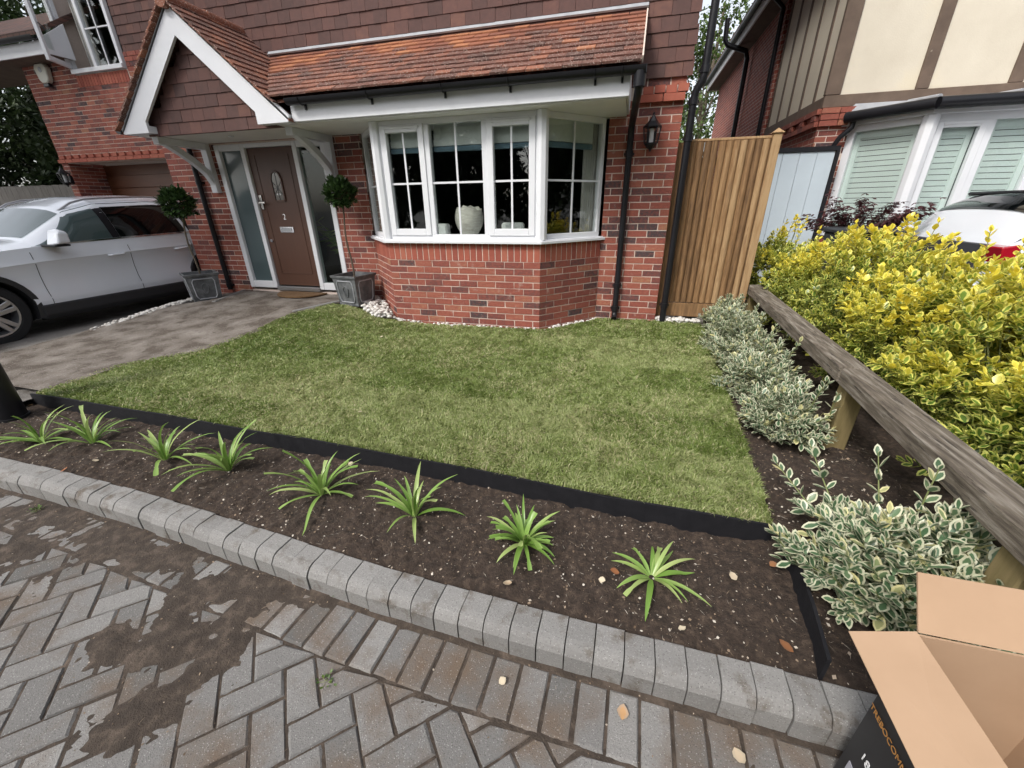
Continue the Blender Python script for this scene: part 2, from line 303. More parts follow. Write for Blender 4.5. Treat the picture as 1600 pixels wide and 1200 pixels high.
class MB:
    def __init__(s): s.V = []; s.F = []; s.T = []; s.I = []; s.n = 0
    def add(s, V, F, tone=.5, mi=0):
        V = np.asarray(V, float); s.V.append(V); s.T.append(np.full(len(V), tone))
        for f in F: s.F.append(tuple(i+s.n for i in f)); s.I.append(mi)
        s.n += len(V); return s
    def box(s, c, d, R=None, tone=.5, mi=0):
        V = CUBE_V*np.asarray(d, float)
        if R is not None: V = V@np.asarray(R).T
        return s.add(V+np.asarray(c, float), CUBE_F, tone, mi)
    def bb(s, x0, x1, y0, y1, z0, z1, tone=.5, mi=0): return s.box(((x0+x1)/2, (y0+y1)/2, (z0+z1)/2), (x1-x0, y1-y0, z1-z0), None, tone, mi)
    def bar(s, p0, p1, w, h, up=(0, 0, 1), tone=.5, mi=0):
        p0 = np.asarray(p0, float); p1 = np.asarray(p1, float); d, a, b = frame(p1-p0, up)
        R = np.stack([d, a, b], 1); return s.box((p0+p1)/2, (np.linalg.norm(p1-p0), w, h), R, tone, mi)
    def cyl(s, p0, p1, r0, r1=None, n=12, tone=.5, mi=0, cap=True):
        r1 = r0 if r1 is None else r1; p0 = np.asarray(p0, float); p1 = np.asarray(p1, float); d, a, b = frame(p1-p0)
        A = np.arange(n)*2*math.pi/n; c = np.outer(np.cos(A), a)+np.outer(np.sin(A), b)
        V = np.vstack([p0+c*r0, p1+c*r1]); F = [(i, (i+1) % n, n+(i+1) % n, n+i) for i in range(n)]
        if cap: F += [tuple(range(n))[::-1], tuple(range(n, 2*n))]
        return s.add(V, F, tone, mi)
    def tube(s, pts, r, n=8, tone=.5, mi=0, cap=True):
        P = np.asarray(pts, float); m = len(P); R = np.full(m, r) if np.isscalar(r) else np.asarray(r)
        A = np.arange(n)*2*math.pi/n; V = []; prev = None
        for i in range(m):
            t = norm(P[min(i+1, m-1)]-P[max(i-1, 0)])
            if prev is None: _, a, b = frame(t)
            else: a = norm(prev-t*(prev@t)); b = np.cross(t, a)
            prev = a; V.append(P[i]+(np.outer(np.cos(A), a)+np.outer(np.sin(A), b))*R[i])
        F = [(j*n+i, j*n+(i+1) % n, (j+1)*n+(i+1) % n, (j+1)*n+i) for j in range(m-1) for i in range(n)]
        if cap: F += [tuple(range(n))[::-1], tuple(range((m-1)*n, m*n))]
        return s.add(np.vstack(V), F, tone, mi)
    def prism(s, poly, vec, tone=.5, mi=0):
        P = np.asarray(poly, float); n = len(P)
        V = np.vstack([P, P+np.asarray(vec, float)])
        F = [(i, (i+1) % n, n+(i+1) % n, n+i) for i in range(n)]+[tuple(range(n))[::-1], tuple(range(n, 2*n))]
        return s.add(V, F, tone, mi)
    def lathe(s, prof, c, n=16, tone=.5, mi=0):
        A = np.arange(n)*2*math.pi/n; V = np.vstack([np.stack([c[0]+r*np.cos(A), c[1]+r*np.sin(A), np.full(n, c[2]+z)], 1) for r, z in prof])
        F = [(j*n+i, j*n+(i+1) % n, (j+1)*n+(i+1) % n, (j+1)*n+i) for j in range(len(prof)-1) for i in range(n)]
        return s.add(V, F, tone, mi)
    def build(s, name, m, parent=None, smooth=False, bev=0, origin=None, ang=35, **pr):
        base = WL[parent.name] if parent is not None else (np.zeros(3) if origin is None else np.asarray(origin, float))
        V = np.vstack(s.V)-base; me = bpy.data.meshes.new(name); me.from_pydata(V.tolist(), [], s.F)
        for q in (m if isinstance(m, (list, tuple)) else [m]): me.materials.append(q if not isinstance(q, str) else MT[q])
        me.polygons.foreach_set('material_index', s.I)
        me.attributes.new('tone', 'FLOAT', 'POINT').data.foreach_set('value', np.concatenate(s.T).astype(np.float32))
        bm = bmesh.new(); bm.from_mesh(me); bmesh.ops.recalc_face_normals(bm, faces=bm.faces); bm.to_mesh(me); bm.free()
        if smooth:
            me.polygons.foreach_set('use_smooth', np.ones(len(me.polygons), bool)); me.set_sharp_from_angle(angle=rad(ang))
        o = link(name, me, parent, origin)
        if bev:
            b = o.modifiers.new('bevel', 'BEVEL'); b.width = bev; b.segments = 1; b.limit_method = 'ANGLE'
        return props(o, **pr)

# pieces: many alike blocks (bricks, tiles); the 300 that show largest become objects, the rest one joined part
def unit_variants(name, m, k, jit=.0, tones=None, extra=None):
    out = []
    for i in range(k):
        t = tones[i] if tones is not None else (i+.5)/k
        V = CUBE_V+rng.uniform(-jit, jit, CUBE_V.shape); me = bpy.data.meshes.new(name); me.from_pydata(V.tolist(), [], CUBE_F); me.materials.append(m)
        me.attributes.new('tone', 'FLOAT', 'POINT').data.foreach_set('value', np.full(8, t, np.float32))
        if extra is not None: me.attributes.new('clean', 'FLOAT', 'POINT').data.foreach_set('value', np.full(8, extra[i], np.float32))
        out.append((t, me))
    return out
def emit(pieces, name, parent, m, limit=300, jit=.012, clean=False):
    """pieces: (R 3x3 columns = axes, centre, dims, tone[, clean])"""
    def size(p):
        x, y, z = px(p[1])
        return (p[2][0]*p[2][2 if not clean else 1])/max(z, .1)**2 if (z > 0 and -40 < x < 1640 and -40 < y < 1240) else 0
    pieces = sorted(pieces, key=size, reverse=True)
    vis = [p for p in pieces[:limit] if size(p) > 0]; rest = pieces[len(vis):]
    base = WL[parent.name]
    if clean:
        tones = [(i % 12+.5)/12 for i in range(24)]; ext = [i//12 for i in range(24)]
        var = unit_variants(name, m, 24, jit, tones, ext)
    else: var = unit_variants(name, m, 20, jit)
    for p in vis:
        if clean: i = min(11, int(p[3]*12))+12*int(p[4] > .5)
        else: i = min(19, max(0, int(p[3]*20)))
        o = bpy.data.objects.new(name, var[i][1]); COL.objects.link(o); o.parent = parent
        R = np.asarray(p[0]); A = np.eye(4); A[:3, :3] = R*np.asarray(p[2]); A[:3, 3] = np.asarray(p[1])-base
        o.matrix_local = Matrix(A.tolist())
    if rest:
        R = np.array([p[0] for p in rest]); C = np.array([p[1] for p in rest])-base; D = np.array([p[2] for p in rest])
        V = np.einsum('nij,nkj->nki', R, CUBE_V[None]*D[:, None, :]+rng.uniform(-jit, jit, (len(rest), 8, 3))*D[:, None, :]*.5)+C[:, None]
        F = (np.array(CUBE_F)[None]+(np.arange(len(rest))*8)[:, None, None]).reshape(-1, 4)
        at = {'tone': np.repeat([p[3] for p in rest], 8)}
        if clean: at['clean'] = np.repeat([p[4] for p in rest], 8)
        o = link(name+'_field', np_mesh(name+'_field', V.reshape(-1, 3), F, [m], at), parent); o['kind'] = 'stuff'
def bricks(out, P0, U, L, z0, n, phase=0., holes=(), L0=0., H=.065, depth=.03, first_half=False):
    """stretcher bond on the plane through P0 along U; outward normal is U x Z"""
    U = norm(U); N = np.cross(U, (0, 0, 1)); R = np.stack([U, -N, np.array([0, 0, 1.])], 1)
    for c in range(n):
        z = z0+c*.075+.0375; u = L0-(.225 if False else 0)-((.1125 if c % 2 else 0)+phase)
        while u < L:
            a, b = max(u, L0), min(u+.215, L); u += .225
            if b-a < .02: continue
            segs = [(a, b)]
            for (h0, h1, k0, k1) in holes:
                if k0 < z < k1:
                    ns = []
                    for (s0, s1) in segs:
                        if s1 <= h0 or s0 >= h1: ns.append((s0, s1)); continue
                        if s0 < h0-.01: ns.append((s0, h0))
                        if s1 > h1+.01: ns.append((h1, s1))
                    segs = ns
            for (s0, s1) in segs:
                if s1-s0 < .02: continue
                t = float(np.clip(rng.beta(3.2, 2.6), 0, 1)) if rng.random() > .13 else float(rng.uniform(0, .22))
                c3 = np.asarray(P0)+U*((s0+s1)/2)+N*(rng.uniform(-.0015, .0015)-depth/2)+np.array([0, 0, z+rng.uniform(-.001, .001)])
                out.append((R, c3, (s1-s0, depth, H+rng.uniform(-.002, .002)), t))
def soldiers(out, P0, U, L, z0, h=.2, depth=.03, step=.075):
    U = norm(U); N = np.cross(U, (0, 0, 1)); R = np.stack([U, -N, np.array([0, 0, 1.])], 1); k = max(1, round(L/step)); st = L/k
    for i in range(k):
        out.append((R, np.asarray(P0)+U*(i+.5)*st+N*(-depth/2)+np.array([0, 0, z0+h/2]), (st-.010, depth, h), float(rng.uniform(.2, .95))))

# ================================================================== ground, paving, kerb, beds, lawn
ROAD = -0.22
def gz(x, y):
    x = np.asarray(x, float); y = np.asarray(y, float)
    return .135*sstep((-x-2.7)/1.5)*sstep((y+2.7)/2.3)*sstep((x+7.4)/.9)
KX = [-9, -4.18, -3.38, -2.53, -1.67, -1.01, -.49, -.03, .44, 1.4, 3.0]
KY = [-3.96, -3.97, -3.98, -4.02, -4.10, -4.135, -4.15, -4.155, -4.165, -4.20, -4.27]
def kback(x):
    x = np.asarray(x, float); return (np.interp(x-.35, KX, KY)+np.interp(x, KX, KY)+np.interp(x+.35, KX, KY))/3
def kfront(x): return kback(x)-.128
EDX = [-5.3, -4.9, -4.0, -2.7, -1.55, -.91, -.36, .33]; EDY = [-3.37, -3.38, -3.385, -3.42, -3.45, -3.49, -3.52, -3.545]
def edge_y(x): return np.interp(x, EDX, EDY)
def pip(poly, x, y):
    P = np.asarray(poly, float); r = np.zeros(np.shape(x), bool); n = len(P)
    for i in range(n):
        x0, y0 = P[i]; x1, y1 = P[(i+1) % n]
        c = ((y0 > y) != (y1 > y)) & (x < (x1-x0)*(y-y0)/(y1-y0+1e-12)+x0); r ^= c
    return r
def grid(name, x0, x1, y0, y1, st, zf, keep, m, **pr):
    xs = np.arange(x0, x1+st/2, st); ys = np.arange(y0, y1+st/2, st); X, Y = np.meshgrid(xs, ys); Z = zf(X, Y); nx = len(xs)
    V = np.stack([X.ravel(), Y.ravel(), Z.ravel()], 1)
    i = (np.arange(len(ys)-1)[:, None]*nx+np.arange(nx-1)[None]).ravel()
    F = np.stack([i, i+1, i+nx+1, i+nx], 1)
    if keep is not None: F = F[keep(V[F].mean(1)[:, 0], V[F].mean(1)[:, 1])]
    used, inv = np.unique(F, return_inverse=True); F = inv.reshape(-1, 4)
    o = link(name, np_mesh(name, V[used], F, [MT[m]], smooth=True)); return props(o, **pr)
b = MB(); b.bb(-200, 200, -200, 200, -.6, ROAD-.055); b.build('ground', 'road', kind='structure')
LAWN = [(.56, -.05), (.50, -1.0), (.41, -2.3), (.335, -3.54), (-.36, -3.515), (-.91, -3.485), (-1.55, -3.445), (-2.7, -3.415), (-4.0, -3.38), (-4.95, -3.375),
        (-4.97, -2.75), (-4.66, -2.30), (-4.47, -1.70), (-4.50, -1.10), (-4.27, -.55), (-3.80, -.62), (-3.55, -.66), (-3.36, -.80), (-2.4, -.76), (-1.40, -.735), (-1.27, -.70), (-.66, -.05), (0, -.03)]
def keep_drive(x, y): return (x < -4.1) & (y > edge_y(np.clip(x, -5.3, 0))-.0) | (x < -5.05)
grid('driveway', -14, -4.1, -4.0, 2.9, .07, lambda x, y: gz(x, y)-.045+.006*fbm(x*3, y*3), lambda x, y: ~((y < kback(x)) ) & ~((x > -5.0) & (y < -3.35)) & ~((x > -7.1) & (y > .05)), 'drive', kind='structure')
PATH = [(-6.30, -.02), (-4.12, -.02), (-4.22, -.50), (-4.44, -1.1), (-4.40, -1.7), (-4.58, -2.3), (-4.90, -2.75), (-4.92, -3.33), (-5.4, -3.36), (-6.6, -3.2), (-6.62, -2.1), (-6.62, -1.2), (-6.25, -.7)]
def path_z(x, y):
    rut = fbm((x+y*.35)*2.2, (y-x*.5)*6.0, 4, 5)
    return gz(x, y)+.004+.016*(rut-.5)
grid('path', -6.7, -4.1, -3.4, 0, .03, path_z, lambda x, y: pip(PATH, x, y), 'concrete', kind='structure')
b = MB()                                                        # concrete edging beside the door step
for (p, q) in (((-6.33, -.03), (-6.06, -.80)), ((-4.10, -.05), (-4.30, -.55)), ((-4.30, -.55), (-4.52, -1.0))):
    p = np.array([*p, gz(*p)-.02]); q = np.array([*q, gz(*q)-.02]); b.bar(p, q, .06, .075)
b.build('path_edging', 'kerb', kind='structure', bev=.008)
# --- kerb blocks
kerb = thing('kerb', None, None, (-2, -4.1, -.1)); kerb['kind'] = 'structure'
PR = [(-.064, -.16), (.064, -.16), (.064, -.004), (.060, 0), (-.020, 0), (-.038, -.005), (-.052, -.018), (-.064, -.04)]   # y, z; front = -y
kv = []
for i in range(12):
    v = MB(); L = .0985
    P = [(-L/2, y+rng.uniform(-.0012, .0012), z+rng.uniform(-.0012, .0012)) for y, z in PR]; v.prism(P, (L, 0, 0), tone=.36+.28*(i+.5)/12)
    o = v.build('kerb_block', 'kerb'); kv.append(o.data); bpy.data.objects.remove(o)
x = -5.6
while x < 2.6:
    o = bpy.data.objects.new('kerb_block', kv[rng.integers(12)]); COL.objects.link(o); o.parent = kerb
    sl_ = float(kback(x+.05)-kback(x-.05))/.1
    o.location = np.array([x, float(kback(x))-.064+rng.uniform(-.003, .003), -.1+rng.uniform(-.003, .003)])-WL[kerb.name]
    o.rotation_euler = (rng.uniform(-.015, .015), rng.uniform(-.008, .008), math.atan(sl_)+rng.uniform(-.01, .01)); x += .1028
# --- block paving: a header row along the kerb and 45 degree herringbone
pav = props(thing('paving', None, None, (-2, -4.6, ROAD)), kind='structure')
def clip(poly, nrm, d):
    out = []; n = len(poly)
    for i in range(n):
        a, c = poly[i], poly[(i+1) % n]; da = a@nrm-d; dc = c@nrm-d
        if da <= 0: out.append(a)
        if (da < 0 < dc) or (dc < 0 < da): out.append(a+(c-a)*da/(da-dc))
    return out
def paver(poly, top):
    P = np.array(poly); c = P.mean(0)
    d = P-c; r = np.linalg.norm(d, axis=1, keepdims=True); wr = rng.uniform(.004, .0075); Q = c+d*(1-wr/r)+rng.uniform(-.0012, .0012, d.shape); T = c+d*(1-(wr+.009)/r)+rng.uniform(-.0015, .0015, d.shape)
    z = top+rng.uniform(-.003, .003); tl = rng.uniform(-.012, .012, 2)
    n = len(P); zz = lambda A, h: np.column_stack([A, np.full(n, h)+(A-c)@tl])
    V = np.vstack([zz(Q, z-.06), zz(Q, z-.007), zz(T, z)]); m = MB()
    m.add(V, [(i, (i+1) % n, n+(i+1) % n, n+i) for i in range(n)]+[(n+i, n+(i+1) % n, 2*n+(i+1) % n, 2*n+i) for i in range(n)]+[tuple(range(2*n, 3*n))], float(np.clip(rng.normal(.5, .22), 0, 1)))
    m.build('paving_block', 'paver', pav)
HR0, HR1 = .128+.012, .128+.012+.205                               # header row offsets from kerb back
x = -5.0
while x < 1.9:
    sl_ = float(kback(x+.05)-kback(x-.05))/.1; d = norm((1, sl_)); nn = np.array([d[1], -d[0]]); c = np.array([x, float(kback(x))])
    paver([c+nn*HR0, c+d*.1+nn*HR0, c+d*.1+nn*HR1, c+nn*HR1], ROAD); x += .1035
A45 = rad(45-1.5); ca, sa = math.cos(A45), math.sin(A45); U_ = .1035
for i in range(-75, 60):
    for j in range(-75, 60):
        k = (i-j) % 4
        if k == 0: r_ = (i, j, 2, 1)
        elif k == 3: r_ = (i, j, 1, 2)
        else: continue
        q = np.array([(r_[0], r_[1]), (r_[0]+r_[2], r_[1]), (r_[0]+r_[2], r_[1]+r_[3]), (r_[0], r_[1]+r_[3])])*U_
        q = np.column_stack([q[:, 0]*ca-q[:, 1]*sa, q[:, 0]*sa+q[:, 1]*ca])+np.array([-1.3, -4.9])
        c = q.mean(0)
        if not (-4.9 < c[0] < 1.9 and -5.75 < c[1] < -3.9): continue
        X, Y, Zc = px((c[0], c[1], ROAD))
        lim = float(kback(c[0]))-HR1-.004
        if c[1] > lim+.12: continue
        near = c[1] > -5.3 and (Zc > 0 and -260 < X < 1860 and Y < 1420)
        if not near: continue
        poly = clip([p for p in q], np.array([0, 1.]), lim)
        if len(poly) < 3: continue
        P = np.array(poly); ar = abs(np.sum(P[:, 0]*np.roll(P[:, 1], -1)-P[:, 1]*np.roll(P[:, 0], -1)))/2
        if ar > .0012: paver(poly, ROAD)
# soil washed over the paving and lying in its joints
SP = [(-2.75, -4.22, .6, .17), (-2.10, -4.35, .26, .13), (-1.85, -4.22, .34, .11), (-2.05, -4.55, .13, .13), (-3.4, -4.24, .6, .24), (-1.87, -4.76, .09, .10), (-4.2, -4.3, .5, .25), (-1.45, -4.25, .3, .045), (-2.25, -4.62, .13, .07), (-1.8, -4.62, .07, .16)]
def spill_z(x, y):
    f = 0
    for (a, c, sx, sy) in SP: f = np.maximum(f, np.exp(-((x-a)/sx)**2-((y-c)/sy)**2))
    kf = kfront(x); band = np.exp(-np.clip((kf-y)/.030, 0, 9))*(.4+.9*fbm(x*6, y*6, 3, 9))
    h = -.0050+f*.0100+(fbm(x*7, y*7, 4, 3)-.5)*.022*np.clip(.2+f*1.4, 0, 1)+(fbm(x*34, y*34, 2, 13)-.5)*.006
    h = np.maximum(h, (band-.62)*.02)
    return ROAD+np.clip(h, -.0085, .009)+.0035*(fbm(x*60, y*60, 2, 4)-.5)
grid('spilled_soil', -5.0, 1.6, -5.3, -4.09, .0125, spill_z, lambda x, y: (y < kfront(x)+.02), 'wetsoil', label='dark soil washed over the grey paving and packed in its joints', cat='soil', kind='stuff')
# --- planting beds
def bed_z(x, y):
    right = sstep((x-.25)/.12); z = -.108*(1-right)+right*(-.055-.05*sstep((-y-3.0)/1.0))
    return z+.030*(fbm(x*5, y*5, 4, 1)-.5)+.040*(fbm(x*24, y*24, 3, 2)-.5)-.02*np.exp(-np.clip(y-kback(x), 0, 1)/.03)
grid('soil_bed', -6.6, 2.5, -4.24, 2.3, .014, bed_z, lambda x, y: (y > kback(x)-.012) & ((y < edge_y(x)+.02) | (x > np.interp(y, [-3.54, -2.3, -1, 0], [.335, .41, .50, .56])-.02)) & ~((x < -5.1) & (y > -3.42)) & ~((x < .30) & (y > -3.2)), 'soil', kind='structure')
# --- lawn
def tri_poly(poly):
    bm = bmesh.new(); vs = [bm.verts.new((p[0], p[1], 0)) for p in poly]; bm.faces.new(vs); return bm
lawn_in = lambda x, y: pip(LAWN, x, y)
grid('lawn', -5.05, .66, -3.58, 0.0, .035, lambda x, y: gz(x, y)-.02+.02*(fbm(x*2.2, y*2.2, 3, 6)-.5), lawn_in, 'turf', kind='structure')
def blades(N):
    xs = rng.uniform(-5.05, .62, N*2); ys = rng.uniform(-3.56, -.02, N*2); k = lawn_in(xs, ys)
    # nearer turf gets more blades
    d = np.hypot(xs-CAM[0], ys-CAM[1]); k &= rng.random(len(xs)) < np.clip(2.6/d, .42, 1)
    xs, ys = xs[k][:N], ys[k][:N]; n = len(xs)
    z0 = gz(xs, ys)-.018+.02*(fbm(xs*2.2, ys*2.2, 3, 6)-.5)
    # turf rolls about 0.42 m wide, each with its own colour
    rx = np.floor((xs+.02*np.sin(ys*9))/1.35+np.floor((ys-.02*xs)/.43)*.37); ry = np.floor((ys-.02*xs)/.43)
    roll = _hash(rx, ry, 3)
    pat = fbm(xs*1.6, ys*1.6, 3, 21); pat2 = fbm(xs*7, ys*7, 3, 22)
    tone = .42+.46*(roll-.5)+.22*(pat-.5)+.20*(pat2-.5)+rng.normal(0, .23, n)
    dry = sstep((fbm(xs*2.6+5, ys*2.6, 3, 33)-.50)/.16)*rng.random(n)
    tone = np.where(rng.random(n) < .08+.42*dry, rng.uniform(.8, 1.0, n), np.clip(tone, 0, .75))
    h = rng.uniform(.020, .044, n)*(.88+.24*pat2); w = rng.uniform(.0017, .0034, n)*np.clip(np.hypot(xs-CAM[0], ys-CAM[1])/2.2, 1, 2.2)
    a = rng.uniform(0, 2*math.pi, n); clump = fbm(xs*9, ys*9, 2, 41)*14
    lean = rng.uniform(.2, 1.25, n); la = clump+rng.normal(0, .9, n)
    dx, dy = np.cos(la)*lean, np.sin(la)*lean; wx, wy = np.cos(a)*w, np.sin(a)*w
    T = np.zeros((n, 5, 3)); B = np.stack([xs, ys, z0], 1)
    T[:, 0] = B-np.stack([wx, wy, 0*w], 1); T[:, 1] = B+np.stack([wx, wy, 0*w], 1)
    mid = B+np.stack([dx*h*.35, dy*h*.35, h*.62], 1)
    T[:, 2] = mid-np.stack([wx, wy, 0*w], 1)*.8; T[:, 3] = mid+np.stack([wx, wy, 0*w], 1)*.8
    T[:, 4] = B+np.stack([dx*h, dy*h, h*(1.05-.35*lean)], 1)
    F = np.array([(0, 1, 3), (0, 3, 2), (2, 3, 4)])[None]+(np.arange(n)*5)[:, None, None]
    o = link('grass', np_mesh('grass', T.reshape(-1, 3), F.reshape(-1, 3), [MT['grass']], {'tone': np.repeat(tone, 5), 'edge': np.zeros(n*5)}))
    props(o, 'short green turf grass with paler and darker rolls and dry patches', 'grass', kind='stuff')
blades(400000)
# --- lawn edging
def strip(pts, z0, z1, name, label, m='blackmat', t=.012):
    q = MB(); P = np.array(pts)
    for i in range(len(P)-1): q.prism([(P[i][0], P[i][1], z0), (P[i+1][0], P[i+1][1], z0), (P[i+1][0], P[i+1][1], z1+.004*math.sin(i*2.1+1)), (P[i][0], P[i][1], z1+.004*math.sin(i*2.1-1.1))],
                                     np.array([*(np.array([-(P[i+1]-P[i])[1], (P[i+1]-P[i])[0]])/np.linalg.norm(P[i+1]-P[i])*t), 0]))
    props(q.build(name, m), label, 'edging')
xs = np.linspace(-4.98, .335, 15); strip([(x, float(edge_y(x))-.018+.004*math.sin(x*5)) for x in xs], -.16, .0, 'lawn_edging', 'long black plastic edging holding up the front of the lawn')
strip([(.352, -3.56), (.36, -3.75), (.345, -3.95), (.318, -4.15)], -.2, -.012, 'lawn_edging', 'short black edging strip between soil bed and leafy border')
q = MB(); q.prism([(.545, -.24, -.12), (.50, .08, -.12), (.50, .08, .11), (.535, -.20, .00)], (.022, .006, 0)); props(q.build('edging_board', 'fencegrey'), 'small grey upright edging board between pebbles and border soil', 'board')
# --- white pebbles
def pebbles(name, label, area, n, r0, r1, zf, layers=2):
    ico = bmesh.new(); bmesh.ops.create_icosphere(ico, subdivisions=1, radius=1)
    TV = np.array([v.co[:] for v in ico.verts]); TF = np.array([[v.index for v in f.verts] for f in ico.faces]); ico.free()
    P = np.array(area); lo, hi = P.min(0), P.max(0); C = []
    while len(C) < n:
        c = rng.uniform(lo, hi)
        if pip(area, np.array([c[0]]), np.array([c[1]]))[0]: C.append(c)
    C = np.array(C); r = rng.uniform(r0, r1, n); z = zf(C[:, 0], C[:, 1])+r*.25+rng.integers(0, layers, n)*r0*.9
    V = []
    for i in range(n):
        a = rng.uniform(0, 6.28); s = np.array([1.25, .9, .68])*rng.uniform(.8, 1.2, 3)*r[i]; ct, st = math.cos(a), math.sin(a)
        v = TV*s*(1+rng.uniform(-.08, .08, (len(TV), 1))); V.append(np.column_stack([v[:, 0]*ct-v[:, 1]*st+C[i, 0], v[:, 0]*st+v[:, 1]*ct+C[i, 1], v[:, 2]+z[i]]))
    F = (TF[None]+(np.arange(n)*len(TV))[:, None, None]).reshape(-1, 3)
    o = link(name, np_mesh(name, np.vstack(V), F, [MT['pebble']], {'tone': np.repeat(rng.uniform(0, 1, n), len(TV))}, smooth=True)); props(o, label, 'pebbles', kind='stuff')
pebbles('white_pebbles', 'white pebbles piled in the corner between planter and bay wall', [(-3.93, -.18), (-3.86, -.02), (-3.26, -.66), (-3.22, -.74), (-3.45, -.80), (-3.75, -.66)], 190, .020, .038, lambda x, y: gz(x, y)-.01, 3)
pebbles('white_pebbles', 'thin line of white pebbles along the foot of the bay wall', [(-3.25, -.70), (-3.25, -.80), (-1.36, -.75), (-1.25, -.72), (-.68, -.04), (-.74, -.01), (-1.34, -.67)], 150, .012, .026, lambda x, y: gz(x, y)-.012, 1)
pebbles('white_pebbles', 'white pebbles in front of the wooden side gate', [(0.01, .06), (.50, .06), (.52, -.12), (.45, -.07), (.0, -.06)], 110, .018, .034, lambda x, y: 0*x-.01, 3)
pebbles('white_pebbles', 'strip of white pebbles between car and path', [(-6.75, -.40), (-6.58, -.42), (-6.50, -1.2), (-6.52, -2.0), (-6.62, -2.0), (-6.68, -1.2)], 330, .014, .028, lambda x, y: gz(x, y)-.012, 2)

# ================================================================== the brick house
H = thing('brick_house', 'red brick house with tiled porch gable, brown door and white bay window', 'house', (-3.5, 0, 0))
BX0, BX1, BD, BS = -3.2144, -1.3404, .6573, .609          # bay front corners, depth, splay
WLx, WRx = BX0-BS, BX1+BS
w = MB(); e = .004; T = .28
def wall(x0, x1, z0, z1, y=0.0, t=T): w.bb(x0, x1, y+e, y+t, z0, z1)
wall(-7.13+e, -6.18, -.2, 2.5); wall(-6.18, -4.35, 2.16, 2.5); wall(-4.35, WLx, -.2, 2.5); wall(WLx, WRx, 2.22, 2.5); wall(WRx, -e, -.2, 2.5)
wall(-6.18, -4.35, -.2, .16)
bayp = lambda z, o: [(WLx+o*.3, .1, z), (WLx+o, 0, z), (BX0+o*.4, -BD+o, z), (BX1-o*.4, -BD+o, z), (WRx-o, 0, z), (WRx-o*.3, .1, z)]
w.prism(bayp(-.2, e), (0, 0, .2+.95))
w.bb(-7.13+e, -6.85, T, 1.9, -.2, 2.5); w.bb(-.28, -e, T, 8, -.2, 2.5)          # returns
w.bb(-12.6+e, -12.407, 1.9+e, 2.7, -.2, 2.3); w.bb(-8.0, -7.0, 1.9+e, 2.5, -.2, 2.3); w.bb(-12.6+e, -6.4, 1.9+e, 2.2, 2.3, 3.78)   # garage front
w.bb(-12.6+e, -11.23, 1.9+e, 2.2, 3.78, 4.25); w.bb(-9.80, -6.1, 1.95, 2.2, 3.78, 5.6); w.bb(-12.6+e, -12.42, 2.2, 8, -.2, 4.2); w.bb(-11.25, -11.2, 1.93, 4.4, 3.9, 5.3)
wallo = w.build('wall', 'mortar', H)
BR = []; SO = []
bricks(BR, (-7.13, 0, 0), (1, 0, 0), .95, -.15, 33)                                    # pier left of the door
bricks(BR, (-4.35, 0, 0), (1, 0, 0), WLx+4.35, -.15, 33, .06)
bricks(BR, (WRx, 0, 0), (1, 0, 0), -WRx-.0, -.15, 33, .04); bricks(BR, (WRx, 0, 0), (1, 0, 0), -WRx, 2.428, 1, .09); bricks(BR, (-7.13, 0, 0), (1, 0, 0), .95, 2.428, 1, .09)
bricks(BR, (-6.18, 0, 0), (1, 0, 0), 1.83, 2.175, 4)
pl, pr_ = np.array([WLx, 0, 0]), np.array([WRx, 0, 0]); fl, fr = np.array([BX0, -BD, 0]), np.array([BX1, -BD, 0]); SL = math.hypot(BS, BD)
bricks(BR, fl, (1, 0, 0), BX1-BX0, -.15, 12, .0); bricks(BR, pl, fl-pl, SL, -.15, 12, .05); bricks(BR, fr, pr_-fr, SL, -.15, 12, .12)
soldiers(SO, fl, (1, 0, 0), BX1-BX0, .753, .195); soldiers(SO, pl, fl-pl, SL, .753, .195); soldiers(SO, fr, pr_-fr, SL, .753, .195)
# string course and dentils: main front corner and the garage front
def string_course(out, P0, L, z):
    U = np.array([1., 0, 0]); R = np.stack([U, np.array([0, 1., 0]), np.array([0, 0, 1.])], 1)
    u = 0
    while u < L-.03:
        l = min(.215, L-u); out.append((R, np.asarray(P0)+U*(u+l/2)+np.array([0, -.012, z+.0325]), (l, .075, .065), float(rng.uniform(.45, .9)))); u += .225
    u = .02; k = 0
    while u < L-.05:
        l = .10; out.append((R, np.asarray(P0)+U*(u+l/2)+np.array([0, -.012+(.0 if k % 2 else .032), z+.1075]), (l, .075, .065), float(rng.uniform(.4, .9)))); u += .112; k += 1
string_course(SO, (WRx+.3, 0, 0), -WRx-.3, 2.29); string_course(SO, (-7.13, 0, 0), .9, 2.29); string_course(SO, (-12.6, 1.9, 0), 5.6, 2.31)
bricks(BR, (-12.6, 1.9, 0), (1, 0, 0), 6.2, 2.46, 21, .03, holes=[(1.40, 2.80, 3.58, 9)]); bricks(BR, (-12.6, 1.9, 0), (1, 0, 0), .2, -.15, 33)
bricks(BR, (-8.0, 1.9, 0), (1, 0, 0), .9, -.15, 33); soldiers(SO, (-11.20, 1.893, 0), (1, 0, 0), 1.38, 3.585, .185)
bricks(BR, (-12.4, 1.9, 0), (0, 1, 0), .72, -.15, 33); bricks(BR, (-12.6, 8, 0), (0, -1, 0), 6.1, 2.2, 3)
emit(BR, 'brick', wallo, MT['brick'], 300); emit(SO, 'soldier_brick', wallo, MT['soldier'], 300)
